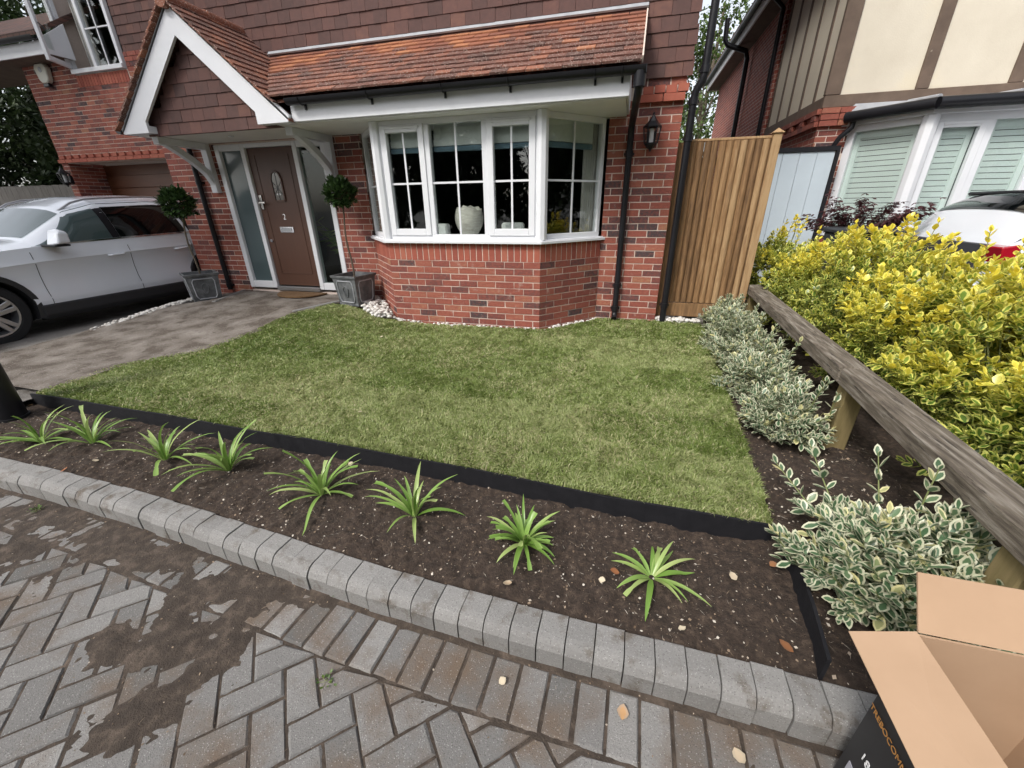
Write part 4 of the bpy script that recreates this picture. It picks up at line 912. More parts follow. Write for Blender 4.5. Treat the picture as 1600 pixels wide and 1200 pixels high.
for pts, r_ in (([(1.93, 7.7, 1.5), (1.93, 7.7, 4.45), (1.88, 7.7, 4.60), (1.45, 7.7, 4.75), (1.38, 7.7, 4.85), (1.36, 7.7, 5.25)], .055), ([(1.96, 5.35, 1.0), (1.96, 5.35, 4.6), (1.7, 5.35, 4.85)], .04)):
    q = MB(); q.tube(pts, r_, 12); q.build('downpipe', 'black', N, smooth=True, ang=60)
# bay window with shutters
P0, P1, P2 = np.array([2.42, NY]), np.array([3.03, 1.74]), np.array([5.3, 1.74])
q = MB(); q.prism([(P0[0], P0[1]+.1, -.2), (*P0, -.2), (*P1, -.2), (*P2, -.2), (P2[0], NY, -.2)], (0, 0, 1.06)); q.build('bay_base', 'farbrick', N)
q = MB(); q.prism([(P0[0]-.06, P0[1], .86), (P1[0]-.03, P1[1]-.06, .86), (P2[0], P2[1]-.06, .86), (P2[0], NY, .86), (P0[0], NY, .86)], (0, 0, .04)); q.build('window_sill', 'white', N)
nf = MB(); lou = []
def nseg(P, Q, cuts, sash):
    P = np.array([*P, 0.]); Q = np.array([*Q, 0.]); L = np.linalg.norm(Q-P); U = (Q-P)/L; Nn = np.cross(U, (0, 0, 1)); R = np.stack([U, -Nn, (0, 0, 1.)], 1)
    def bx(m, u0, u1, z0, z1, d0, d1): m.box(P+U*(u0+u1)/2+Nn*(d0+d1)/2+np.array([0, 0, (z0+z1)/2]), (u1-u0, abs(d1-d0), z1-z0), R)
    bx(nf, 0, L, .90, .97, -.07, 0); bx(nf, 0, L, 2.20, 2.28, -.07, 0)
    for i, c in enumerate(cuts): bx(nf, c-.045, c+.045, .97, 2.20, -.07, 0.002)
    for i in range(len(cuts)-1):
        a, c = cuts[i]+.045, cuts[i+1]-.045; z0, z1 = .97, 2.2
        if sash[i]:
            s_ = MB(); bx(s_, a-.01, a+.06, z0, z1, -.05, .016); bx(s_, c-.06, c+.01, z0, z1, -.05, .016); bx(s_, a+.06, c-.06, z1-.065, z1, -.05, .016); bx(s_, a+.06, c-.06, z0, z0+.06, -.05, .016)
            so_ = s_.build('casement', 'white', N, bev=.004); v = MB(); bx(v, a+.05, c-.05, z1-.035, z1-.01, .014, .026); v.build('trickle_vent', 'white', so_); a += .06; c -= .06; z0 += .06; z1 -= .065
        g_ = MB(); bx(g_, a, c, z0, z1, -.036, -.03); g_.build('pane', 'glass', N)
        sh = MB(); bx(sh, a, a+.06, z0, z1, -.10, -.07); bx(sh, c-.06, c, z0, z1, -.10, -.07); bx(sh, a+.06, c-.06, z1-.08, z1, -.10, -.07); sho = sh.build('shutter', 'shutter', N)
        z = z0; 
        while z < z1-.1:
            s_ = MB(); tl = .16; R2 = np.stack([U, -Nn*math.cos(tl)+np.array([0, 0, math.sin(tl)])*1., Nn*math.sin(tl)+np.array([0, 0, math.cos(tl)])], 1)
            s_.box(P+U*(a+c)/2-Nn*.088+np.array([0, 0, z+.035]), (c-a-.12, .010, .0575), R2); s_.build('louvre', 'shutter', sho); z += .066
    b_ = MB(); bx(b_, .02, L-.02, .9, 2.25, -.16, -.14); b_.build('blind_back', 'room', N)
Ls = float(np.linalg.norm(P1-P0)); nseg(P0, P1, [.045, Ls-.045], [False]); nseg(P1, P2, [.05, .62, 1.20, 1.78, 2.22], [True, False, True, False])
nf.cyl((*P1, .9), (*P1, 2.28), .085, n=8); nf.build('window_frame', 'white', N, bev=.004)
q = MB(); q.prism([(P0[0]-.1, NY, 2.28), (P1[0]-.05, P1[1]-.1, 2.28), (P2[0], P2[1]-.1, 2.28), (P2[0], NY, 2.28)], (0, 0, .12)); q.build('bay_fascia', 'white', N)
q = MB(); q.prism([(P0[0]-.12, NY, 2.40), (P1[0]-.06, P1[1]-.13, 2.40), (P2[0], P2[1]-.13, 2.40), (P2[0], NY, 2.52), (P0[0]-.02, NY, 2.52)], (0, 0, .025)); bl = q.build('bay_lead_roof', 'lead', N)
for (a, c) in (((2.31, NY-.10), (P1[0]-.07, P1[1]-.17)), ((P1[0]-.07, P1[1]-.17), (P2[0], P2[1]-.17))):
    q = MB(); q.tube([(*a, 2.375), (*c, 2.375)], .065, 12); q.build('bay_gutter', 'black', N, smooth=True, ang=60)
for (a, c) in (((2.95, 2.2, 2.50), (P1[0]-.05, P1[1]-.12, 2.445)), ((3.75, 2.2, 2.50), (3.75, P1[1]-.12, 2.445))):
    q = MB(); q.tube([a, c], .03, 10); q.build('lead_roll', 'lead', bl, smooth=True)
q = MB(); q.tube([(2.40, NY-.13, 2.36), (2.40, NY-.13, 2.25), (2.30, NY-.10, 2.14), (2.27, NY-.06, 2.05), (2.27, NY-.06, .0)], .034, 12); q.build('downpipe', 'black', N, smooth=True, ang=60)
# pale side gate of the neighbour
G2 = thing('boarded_gate', 'pale grey boarded gate with black top rail beside the neighbour house', 'gate', (1.9, 2.15, 0))
for i in range(4):
    q = MB(); q.bb(1.40+i*.215, 1.611+i*.215, 2.14, 2.16, .05, 1.97); q.build('board', 'greygate', G2, bev=.004)
q = MB(); q.bb(1.36, 2.30, 2.12, 2.18, 1.972, 2.03); q.build('top_rail', 'blackmat', G2); q = MB(); q.bb(2.262, 2.30, 2.11, 2.18, 0, 1.97); q.build('post', 'blackmat', G2)

# ================================================================== wooden side gate and knee rail
G = thing('wooden_gate', 'tall side gate of rounded brown timber pales between house and hedge', 'gate', (.5, .1, 0))
xs0, xs1 = .135, .90; npl = 11; st = (xs1-xs0)/npl
for i in range(npl):
    q = MB(); A = np.linspace(math.pi, 2*math.pi, 9); rw = st*.525
    x = xs0+(i+.5)*st; ph = rng.uniform(-.003, .003)
    q.prism([(x+rw*math.cos(a)+0, .10+.042*math.sin(a)*1.0+ph, .225) for a in A], (rng.uniform(-.004, .004), 0, 1.70), tone=float(rng.uniform(.15, .9))); q.build('pale', 'pale', G, smooth=True, ang=50)
q = MB(); q.bb(.125, .95, .06, .10, .05, .215, tone=.35); q.build('gravel_board', 'pale', G, bev=.005)
q = MB(); q.bb(.11, .93, .085, .15, 1.93, 1.955, tone=.85); q.build('capping', 'pale', G, bev=.004)
for z in (.45, 1.1, 1.7):
    q = MB(); q.bb(.12, .93, .105, .15, z, z+.08, tone=.4); q.build('back_rail', 'pale', G)
q = MB(); q.bb(.005, .13, .10, .17, -.1, 1.93, tone=.2); q.build('gate_post', 'pale', G)
q = MB(); q.bb(.905, .985, .05, .13, -.1, 1.97, tone=.9); po = q.build('gate_post', 'pale', G, bev=.005)
q = MB(); q.add([(.89, .035, 1.972), (1.0, .035, 1.972), (1.0, .145, 1.972), (.89, .145, 1.972), (.945, .09, 2.02)], [(0, 1, 2, 3), (0, 1, 4), (1, 2, 4), (2, 3, 4), (3, 0, 4)], .8); q.build('post_cap', 'pale', po)
K = thing('knee_rail', 'low weathered grey timber rail on short posts between border and golden hedge', 'fence', (.95, -2, 0))
A0, A1 = np.array([1.075, .16, .395]), np.array([.843, -4.12, .395])
mid = A0+(A1-A0)*.5
for (a, c) in ((A0, A0+(A1-A0)*.644), (A0+(A1-A0)*.646, A1)):
    q = MB(); q.bar(a, c, .150, .105); q.build('rail', 'oldwood', K, bev=.012)
for f in (.02, .652, .955):
    p = A0+(A1-A0)*f; q = MB(); q.bb(p[0]-.05, p[0]+.05, p[1]-.05, p[1]+.05, -.2, .342); q.build('post', 'postwood', K, bev=.006)

# ================================================================== planters, bay trees, mat, lanterns, alarm
LEAF = np.array([(0, 0, 0), (.33, 0, -.03), (.66, 0, -.02), (1, 0, .03), (.18, .22, .03), (.5, .34, .05), (.82, .2, .04), (.18, -.22, .03), (.5, -.34, .05), (.82, -.2, .04)])
LEAF_E = np.array([.15, 0, 0, 1, 1, 1, 1, 1, 1, 1.])
LEAF_F = np.array([(0, 1, 4), (4, 1, 5), (1, 2, 5), (5, 2, 6), (2, 3, 6), (0, 7, 1), (7, 8, 1), (1, 8, 2), (8, 9, 2), (2, 9, 3)])
def leaf_soup(P, D, Nn, L, Wd, tone):
    """vertices of many leaves: base P, direction D, face normal Nn"""
    D = D/np.linalg.norm(D, axis=1, keepdims=True); B = np.cross(Nn, D); B /= np.linalg.norm(B, axis=1, keepdims=True)+1e-9; Z = np.cross(D, B)
    l = LEAF
    V = P[:, None]+D[:, None]*(l[None, :, 0:1]*L[:, None, None])+B[:, None]*(l[None, :, 1:2]*(L*Wd)[:, None, None])+Z[:, None]*(l[None, :, 2:3]*L[:, None, None])
    F = LEAF_F[None]+(np.arange(len(P))*10)[:, None, None]
    return V.reshape(-1, 3), F.reshape(-1, 3), {'tone': np.repeat(tone, 10), 'edge': np.tile(LEAF_E, len(P))}
def rand_unit(n):
    v = rng.normal(size=(n, 3)); return v/np.linalg.norm(v, axis=1, keepdims=True)
def leaves(name, parent, m, P, D, L, Wd, tone, single=0):
    """single: that many of the leaves that show largest become objects of their own"""
    Nn = np.cross(D, np.cross(np.tile((0, 0, 1.), (len(P), 1))+.25*rand_unit(len(P)), D)); base = WL[parent.name]
    d = P-CAM; z = d@_f; X = 800+F_PX*(d@CR)/z; Y = 600-F_PX*(d@CU)/z
    sz = np.where((z > .1) & (X > 0) & (X < 1600) & (Y > 0) & (Y < 1200), L/np.maximum(z, .1), 0)
    if single:
        out = (D*(CAM-P)).sum(1)/np.linalg.norm(CAM-P, axis=1); order = np.argsort(-(sz*(1+.3*out)))[:single]
    else: order = np.array([], int)
    rest = np.setdiff1d(np.arange(len(P)), order)
    if len(order):
        var = []
        for i in range(10):
            V, F, at = leaf_soup(np.zeros((1, 3)), np.array([[1., 0, 0]]), np.array([[0, 0, 1.]]), np.array([1.]), np.array([Wd.mean()]), np.array([(i+.5)/10])); var.append(np_mesh('leaf', V, F, [m], at, True))
        for i in order:
            dd = D[i]/np.linalg.norm(D[i]); bb_ = np.cross(Nn[i], dd); bb_ /= np.linalg.norm(bb_); zz = np.cross(dd, bb_)
            A = np.eye(4); A[:3, :3] = np.stack([dd, bb_, zz], 1)*L[i]; A[:3, 3] = P[i]-base
            o = bpy.data.objects.new('leaf', var[min(9, max(0, int(tone[i]*10)))]); COL.objects.link(o); o.parent = parent; o.matrix_local = Matrix(A.tolist())
    if len(rest):
        V, F, at = leaf_soup(P[rest]-base, D[rest], Nn[rest], L[rest], Wd[rest], tone[rest])
        o = link('foliage', np_mesh('foliage', V, F, [m], at, True), parent); o['kind'] = 'stuff'; return o
def planter(c, rot, s, h, label):
    t = thing('square_planter', label, 'planter', c); ca_, sa2 = math.cos(rot), math.sin(rot)
    R = np.array([[ca_, -sa2, 0], [sa2, ca_, 0], [0, 0, 1.]]); c = np.array(c, float)
    def ring(s0, z): return [c+R@np.array([a*s0/2, b_*s0/2, z]) for a, b_ in ((-1, -1), (1, -1), (1, 1), (-1, 1))]
    q = MB(); V = ring(s*.80, 0)+ring(s*.80, .03)+ring(s*.78, .03)+ring(s*.93, h-.035)+ring(s, h-.03)+ring(s*1.02, h)+ring(s*.90, h)+ring(s*.88, h-.10)
    F = [(j*4+i, j*4+(i+1) % 4, (j+1)*4+(i+1) % 4, (j+1)*4+i) for j in range(7) for i in range(4)]+[(3, 2, 1, 0), (28, 29, 30, 31)]; q.add(np.array(V), F); q.build('body', 'planter', t, bev=.004)
    q = MB(); q.add(np.array(ring(s*.885, h-.06)), [(0, 1, 2, 3)]); q.build('compost', 'soil', t)
    for k in range(4):
        a = k*math.pi/2; Rk = R@np.array([[math.cos(a), -math.sin(a), 0], [math.sin(a), math.cos(a), 0], [0, 0, 1.]])
        def fp(u_, v): f = v/h; w_ = (s*.78+(s*.93-s*.78)*f)/2; return c+Rk@np.array([u_*w_, -w_-.004, v])
        oct_ = [(-.72, .09), (-.60, .05), (.60, .05), (.72, .09), (.72, h-.11), (.60, h-.07), (-.60, h-.07), (-.72, h-.11)]
        q = MB(); q.tube([fp(*p) for p in oct_]+[fp(*oct_[0])], .008, 6); q.build('panel_moulding', 'lead', t, smooth=True)
        if k in (0, 1): 
            q = MB(); q.tube([fp(.22*math.cos(x_)*(1+.25*math.sin(3*x_)), h*.48+.07*math.sin(x_)) for x_ in np.linspace(0, 6.28, 14)], .006, 6); q.build('motif', 'planter', t, smooth=True)
    return t
planter((-3.985, -.37, gz(-3.98, -.37)-.015), rad(-8), .42, .40, 'lead grey square planter at the foot of the bay wall beside white pebbles')
planter((-6.42, -.60, gz(-6.42, -.60)-.03), rad(-32), .42, .40, 'lead grey square planter beside the parked car and left downpipe')
def ball_tree(c, top, r, label, lean=(0, 0)):
    t = thing('bay_tree', label, 'tree', c); c = np.array(c, float); pts = [c+np.array([lean[0]*s_, lean[1]*s_, 0])*1+np.array([.012*math.sin(s_*9), .01*math.cos(s_*7), (top-c[2])*s_]) for s_ in np.linspace(0, 1, 9)]
    q = MB(); q.tube(pts, np.linspace(.013, .009, 9), 8)
    tp = np.array(pts[-1])
    for i in range(14): q.tube([tp-[0, 0, .06], tp+rand_unit(1)[0]*r*.6+[0, 0, .03]], [.005, .002], 5)
    q.build('trunk', 'bark', t, smooth=True); n = 1500
    d = rand_unit(n); lump = 1+.16*np.sin(d[:, 0]*7+1)*np.sin(d[:, 1]*6)+.1*np.sin(d[:, 2]*9); rr = r*lump*rng.uniform(.45, 1.0, n)**.5
    P = tp+d*rr[:, None]*np.array([1, 1, .92]); D = d+.8*rand_unit(n)+np.array([0, 0, .35]); o = leaves('crown', t, MT['bay'], P, D, rng.uniform(.045, .075, n), np.full(n, .75), rng.random(n)); o.name = 'crown'
ball_tree((-3.985, -.37, .44), 1.50, .165, 'small round topped bay tree in the planter against the bay wall')
ball_tree((-6.42, -.60, .42), 1.42, .185, 'small round topped bay tree in the planter beside the parked car', (0, 0))
q = MB(); A = np.linspace(math.pi, 2*math.pi, 15); q.prism([(-5.12+.40*math.cos(a), -.06+.36*math.sin(a), gz(-5.1, -.2)+.012) for a in A], (0, 0, .022)); props(q.build('doormat', 'coir', bev=.004), 'brown half round coir doormat in front of the door', 'doormat')
def lantern(c, label, s=1.0, m='black'):
    t = thing('wall_lantern', label, 'lantern', c); c = np.array(c, float)
    q = MB(); q.lathe([(.002*s, .19*s), (.012*s, .185*s), (.010*s, .165*s), (.045*s, .11*s), (.092*s, .065*s), (.092*s, .055*s), (.03*s, .055*s)], c, 6); q.build('cap', m, t)
    q = MB(); q.lathe([(.0, -.165*s), (.012*s, -.16*s), (.012*s, -.145*s), (.035*s, -.13*s), (.06*s, -.105*s), (.066*s, -.085*s), (.0, -.085*s)], c, 6); q.build('base', m, t)
    for k in range(6):
        a = k*math.pi/3; a2 = a+math.pi/3; q = MB(); q.bar(c+[.065*s*math.cos(a), .065*s*math.sin(a), -.09*s], c+[.086*s*math.cos(a), .086*s*math.sin(a), .058*s], .013*s, .013*s); q.build('cage_bar', m, t)
        q = MB(); q.add([c+[.062*s*math.cos(a), .062*s*math.sin(a), -.085*s], c+[.062*s*math.cos(a2), .062*s*math.sin(a2), -.085*s], c+[.080*s*math.cos(a2), .080*s*math.sin(a2), .055*s], c+[.080*s*math.cos(a), .080*s*math.sin(a), .055*s]], [(0, 1, 2, 3)]); q.build('glass_pane', 'clear', t)
    q = MB(); q.cyl(c+[0, 0, -.085*s], c+[0, 0, .045*s], .022*s, n=10); q.build('bulb', 'whiteink', t, smooth=True)
    q = MB(); q.bb(c[0]-.04*s, c[0]+.04*s, c[1]+.06*s, c[1]+.12*s, c[2]-.11*s, c[2]+.03*s); q.build('wall_plate', m, t, bev=.004)
lantern((-.285, -.115, 2.0), 'black wall lantern on the brick pier beside the bay', 1.0)
lantern((-12.48, 1.78, 2.03), 'black wall lantern on the garage brickwork under the dentil course', 1.15)
p = at_y(70, 115, 1.86); q = MB(); oc = [(-.12, .15), (.12, .15), (.17, .08), (.13, -.12), (.06, -.17), (-.06, -.17), (-.13, -.12), (-.17, .08)]
t = thing('alarm_box', 'cream alarm box on the brick wall above the garage', 'alarm box', (p[0], 1.86, p[2])); q.prism([(p[0]+a, 1.80, p[2]+c) for a, c in oc], (0, .09, 0)); q.build('cover', 'cream', t, bev=.015)
q = MB(); q.bb(p[0]-.08, p[0]+.08, 1.80, 1.87, p[2]-.23, p[2]-.172); q.build('strobe', 'black', t, bev=.01)
q = MB(); q.cyl((p[0], 1.80, p[2]+.05), (p[0], 1.796, p[2]+.05), .045, n=14); q.build('emblem', 'lead', t)

# ================================================================== cars
LOW = np.array([(.84, .20), (.94, .25), (.985, .36), (.998, .46), (.968, .55), (.962, .72), (.982, .86), (1.0, .89), (.982, .94), (.968, 1.06)])
UPP = np.array([(.30, .945), (.62, .87), (.80, .79), (.92, .60), (.98, .33), (1.0, 0.0)])
def car(name, label, loc, rotz, SP_, tail=False, wb=2.79):
    t = thing(name, label, 'car', loc); t.rotation_euler = (0, 0, rotz); WL[t.name] = np.zeros(3)   # local metres: x side, y to the rear, z up
    l_, zb_, zr_, hw_ = [np.array(v, float) for v in SP_]
    def prof(l):
        zb, zr, hw = np.interp(l, l_, zb_), np.interp(l, l_, zr_), np.interp(l, l_, hw_); k = zb/1.06
        P = [(x*hw, z*k if z > .3 else z) for x, z in LOW]; bx_ = LOW[-1, 0]*hw
        return np.array(P+[(bx_*f, zb+(zr-zb)*s_) for s_, f in UPP])
    st_ = np.unique(np.concatenate([l_, np.linspace(l_[0], l_[-1], 44)])); rings = []
    for l in st_:
        P = prof(l); R_ = [(x, l, z) for x, z in P]+[(-x, l, z) for x, z in P[::-1][1:]]; rings.append(np.array(R_))
    n = len(rings[0]); q = MB(); V = np.vstack(rings)
    F = [(j*n+i, j*n+(i+1) % n, (j+1)*n+(i+1) % n, (j+1)*n+i) for j in range(len(st_)-1) for i in range(n)]+[tuple(range(n))[::-1], tuple(range((len(st_)-1)*n, len(st_)*n))]
    q.add(V, F); body = q.build('body', ['paint', 'cladding'], t, smooth=True, ang=32)
    cut = MB()
    for wy in (0, wb):
        A = np.linspace(0, 2*math.pi, 33)[:-1]; cut.prism([(-1.3, wy+.405*math.cos(a), .36+.405*math.sin(a)) for a in A], (2.6, 0, 0))
    co = cut.build('cutter', 'cladding', t); bo = body.modifiers.new('arch', 'BOOLEAN'); bo.operation = 'DIFFERENCE'; bo.object = co; bo.solver = 'EXACT'
    dg = bpy.context.evaluated_depsgraph_get(); dg.update(); me = bpy.data.meshes.new_from_object(body.evaluated_get(dg)); body.modifiers.clear(); body.data = me; bpy.data.objects.remove(co)
    me.polygons.foreach_set('use_smooth', np.ones(len(me.polygons), bool)); me.set_sharp_from_angle(angle=rad(32))
    def patch(nm, m, f, side=1, off=.005, nu=14, nv=7, parent=t):
        """f(u,v) -> (l, s) with s = 0 belt .. 1 roof centre (index along upper profile)"""
        V = []
        for i in range(nu+1):
            for j in range(nv+1):
                l, s_ = f(i/nu, j/nv); P = prof(l); Q = P[len(LOW)-1:]; tt = np.concatenate([[0], UPP[:, 0]])
                x, z = np.interp(s_, tt, Q[:, 0]), np.interp(s_, tt, Q[:, 1]); x2, z2 = np.interp(s_+.02, tt, Q[:, 0]), np.interp(s_+.02, tt, Q[:, 1])
                nx, nz = (z2-z), -(x2-x); q_ = math.hypot(nx, nz)+1e-9; V.append((side*(x+off*nx/q_), l, z+off*nz/q_))
        F = [(i*(nv+1)+j, (i+1)*(nv+1)+j, (i+1)*(nv+1)+j+1, i*(nv+1)+j+1) for i in range(nu) for j in range(nv)]; q = MB(); q.add(V, F); return q.build(nm, m, parent, smooth=True)
    lp = lambda a, c: (lambda v: a+(c-a)*v)
    for sd in (1, -1):
        patch('side_window', 'carglass', lambda u_, v: (lp(.63+.50*v, 1.47-.03*v)(u_), .04+.78*v), sd)
        patch('side_window', 'darkglass', lambda u_, v: (lp(1.56-.02*v, 2.50-.10*v)(u_), .04+.78*v), sd)
        patch('side_window', 'darkglass', lambda u_, v: (lp(2.55-.10*v, 3.18-.30*v)(u_), .05+.76*v), sd)
        patch('door_pillar', 'black', lambda u_, v: (lp(1.47-.03*v, 1.56-.02*v)(u_), .04+.78*v), sd, .003, 2, 7)
        patch('window_trim', 'chrome', lambda u_, v: (lp(.60, 3.2)(u_), .0+.035*v), sd, .007, 20, 1)
        P = []
        for l in np.linspace(1.15, 3.2, 14): Q = prof(l)[len(LOW)-1:]; tt = np.concatenate([[0], UPP[:, 0]]); P.append((sd*(np.interp(.86, tt, Q[:, 0])), l, np.interp(.86, tt, Q[:, 1])+(.045 if 1.2 < l < 3.1 else -.005)))
        if not tail: q = MB(); q.tube(P, .014, 8); q.build('roof_rail', 'alloy', t, smooth=True)
        for ls in (.56, 1.60, 2.50):
            P = []
            for z in np.linspace(.36, .98, 10):
                pr = prof(ls); P.append((sd*(np.interp(z, pr[:10, 1], pr[:10, 0])+.0025), ls-(.0 if ls < 2 else .10*max(0, .62-z)), z))
            q = MB(); q.tube(P, .003, 5); q.build('door_gap', 'cladding', body)
        for hy in (1.42, 2.32):
            q = MB(); xh = float(np.interp(hy, l_, hw_))*.985; q.tube([(sd*(xh+.006), hy-.10, .865), (sd*(xh+.035), hy-.07, .868), (sd*(xh+.035), hy+.07, .874), (sd*(xh+.006), hy+.10, .876)], .014, 8); q.build('door_handle', 'paint', t, smooth=True)
        q = MB(); hwm = float(np.interp(.8, l_, hw_)); V = [(sd*(hwm+a), .70+c, 1.07+d) for a, c, d in ((.0, .05, .0), (.06, .0, -.03), (.24, .02, -.01), (.25, .05, .12), (.20, .08, .16), (.05, .07, .15), (.06, .16, -.01), (.24, .15, .0), (.24, .15, .12), (.06, .16, .14))]
        bmv = bmesh.new(); vs = [bmv.verts.new(v) for v in V]; bmesh.ops.convex_hull(bmv, input=vs); bmv.normal_update(); me2 = bpy.data.meshes.new('door_mirror'); bmv.to_mesh(me2); bmv.free(); me2.materials.append(MT['paint']); mo = link('door_mirror', me2, t); bv = mo.modifiers.new('b', 'BEVEL'); bv.width = .02; bv.segments = 2
        q = MB(); q.bb(*sorted((sd*(hwm-.06), sd*(hwm+.22))), .69, .85, 1.03, 1.055); q.build('mirror_foot', 'black', mo, bev=.01)
        # sill cladding
        P = [(sd*a, z) for a, z in ((.80, .19), (.925, .20), (.955, .26), (.945, .37), (.90, .385))]; q = MB(); q.prism([(x, .43, z) for x, z in P], (0, wb-.86, 0)); q.build('sill_cladding', 'cladding', t, bev=.01)
        for wy in (0, wb):
            q = MB(); A = np.linspace(rad(-18), rad(198), 25); xo = float(np.interp(wy, l_, hw_))*.985
            V = []; 
            for a in A: V += [(sd*(xo+.010), wy+.395*math.cos(a), .36+.395*math.sin(a)), (sd*(xo+.014), wy+.45*math.cos(a), .36+.45*math.sin(a)), (sd*(xo-.03), wy+.46*math.cos(a), .36+.46*math.sin(a)), (sd*(xo-.12), wy+.395*math.cos(a), .36+.395*math.sin(a))]
            F = [(i*4+j, i*4+(j+1) % 4, i*4+4+(j+1) % 4, i*4+4+j) for i in range(24) for j in range(4)]; q.add(V, F); q.build('arch_trim', 'cladding', t, smooth=True)
            q = MB(); A = np.linspace(rad(-20), rad(200), 17); V = [(sd*x, wy+.40*math.cos(a), .36+.40*math.sin(a)) for a in A for x in (xo-.02, xo-.40)]; q.add(V, [(i*2, i*2+1, i*2+3, i*2+2) for i in range(16)]+[tuple(range(1, 34, 2))]); q.build('arch_liner', 'cladding', t)
            # wheel
            q = MB(); xw = xo-.02; TP = [(-.23, .24), (-.225, .32), (-.20, .352), (-.03, .352), (-.005, .33), (0, .26), (-.012, .245)]
            V = []; nn = 32
            for a in np.arange(nn)*2*math.pi/nn: V += [(sd*(xw+d), wy+r_*math.cos(a), .352+r_*math.sin(a)) for d, r_ in TP]
            F = [(i*7+j, i*7+(j+1) % 7, ((i+1) % nn)*7+(j+1) % 7, ((i+1) % nn)*7+j) for i in range(nn) for j in range(7)]; q.add(V, F); wh = q.build('wheel', 'tyre', t, smooth=True)
            q = MB(); RP = [(-.015, .245), (-.002, .243), (-.004, .225), (-.09, .205), (-.20, .20)]; V = []
            for a in np.arange(nn)*2*math.pi/nn: V += [(sd*(xw+d), wy+r_*math.cos(a), .352+r_*math.sin(a)) for d, r_ in RP]
            q.add(V, [(i*5+j, i*5+j+1, ((i+1) % nn)*5+j+1, ((i+1) % nn)*5+j) for i in range(nn) for j in range(4)]); rim = q.build('rim', 'alloy', wh, smooth=True)
            q = MB(); q.cyl((sd*(xw-.10), wy, .352), (sd*(xw-.09), wy, .352), .205, n=24); q.build('brake_disc', 'blackmat', wh)
            for k in range(5):
                a = k*2*math.pi/5+.35
                for da in (-.17, .17):
                    q = MB(); q.bar((sd*(xw-.03), wy+.03*math.cos(a+da*3), .352+.03*math.sin(a+da*3)), (sd*(xw-.012), wy+.232*math.cos(a+da), .352+.232*math.sin(a+da)), .05, .022, up=(1, 0, 0)); q.build('spoke', 'alloy', wh, bev=.005)
            q = MB(); q.cyl((sd*(xw-.05), wy, .352), (sd*(xw-.012), wy, .352), .06, .045, 14); q.build('wheel_hub', 'alloy', wh, smooth=True)
    def across(nm, m, l0, l1, smax_x, off=.006):
        V = []; nu, nv = 10, 16
        for i in range(nu+1):
            l = l0+(l1-l0)*i/nu; P = prof(l)[len(LOW)-1:]; xs_ = np.concatenate([P[:, 0][::-1]*-1*-1]); 
            xm = smax_x*P[0, 0]
            for j in range(nv+1):
                x = -xm+2*xm*j/nv; z = np.interp(abs(x), P[::-1, 0], P[::-1, 1]); V.append((x, l, z))
        V = np.array(V).reshape(nu+1, nv+1, 3); du = np.gradient(V, axis=0); dv = np.gradient(V, axis=1); nn_ = np.cross(dv, du); nn_ /= np.linalg.norm(nn_, axis=2, keepdims=True)+1e-9
        nn_[nn_[..., 2] < 0] *= -1; V = (V+nn_*off).reshape(-1, 3); q = MB(); q.add(V, [(i*(nv+1)+j, (i+1)*(nv+1)+j, (i+1)*(nv+1)+j+1, i*(nv+1)+j+1) for i in range(nu) for j in range(nv)]); return q.build(nm, m, t, smooth=True)
    ws = [l for l, zb, zr in zip(l_, zb_, zr_)]
    across('windscreen', 'carglass', .66, 1.10, .76)
    q = MB(); q.bb(-.62, .62, .9, 3.3, .5, .98); q.build('cabin_trim', 'room', t)
    for sx in (-.36, .36):
        q = MB(); q.bb(sx-.22, sx+.22, 1.45, 1.58, .6, 1.22); q.bb(sx-.12, sx+.12, 1.48, 1.56, 1.22, 1.40); q.build('seat', 'blackmat', t, bev=.04)
    if tail:
        across('rear_screen', 'darkglass', l_[-1]-.52, l_[-1]-.20, .74, .01)
        q = MB(); q.bb(-.62, .62, l_[-1]-.72, l_[-1]-.42, 1.42, 1.46); q.build('spoiler', 'black', t, bev=.015)
        for sd in (1, -1):
            hw = float(np.interp(l_[-1]-.1, l_, hw_)); q = MB(); q.prism([(sd*(hw*1.005), l_[-1]-.42, .90), (sd*(hw*1.005), l_[-1]-.02, .80), (sd*hw*.995, l_[-1]+.01, .97), (sd*hw*.97, l_[-1]-.25, 1.02)], (-sd*.28, .02, 0)); q.build('tail_light', 'redlens', t, bev=.01)
        q = MB(); q.bb(-.8, .8, l_[-1]-.06, l_[-1]+.05, .35, .62); q.build('bumper', 'paint', t, bev=.04)
    return t
SUV = [(-.90, -.84, -.70, -.35, .0, .40, .62, .82, 1.14, 1.5, 2.2, 2.9, 3.3, 3.55, 3.72, 3.80), (.62, .80, .88, .95, .99, 1.02, 1.035, 1.04, 1.05, 1.06, 1.075, 1.09, 1.10, 1.08, 1.0, .8),
       (.64, .84, .94, 1.02, 1.06, 1.09, 1.12, 1.26, 1.49, 1.60, 1.635, 1.60, 1.55, 1.42, 1.10, .84), (.70, .80, .86, .915, .93, .935, .935, .935, .935, .935, .935, .93, .915, .90, .87, .82)]
car('parked_car', 'white estate car with roof rails parked in front of the garage', (-8.13, -2.47, -.075), 0, SUV)
HAT = [v for v in SUV]; HAT = [(-.80, -.74, -.60, -.30, .0, .35, .55, .78, 1.10, 1.5, 2.1, 2.6, 2.85, 3.05, 3.2, 3.26), SUV[1], tuple(z*.92 if z > 1 else z for z in SUV[2]), tuple(w_*.95 for w_ in SUV[3])]
car('parked_car', 'white hatchback with red tail lights parked in front of the shuttered bay', (6.20, .56, -.05), rad(90), HAT, True, 2.5)

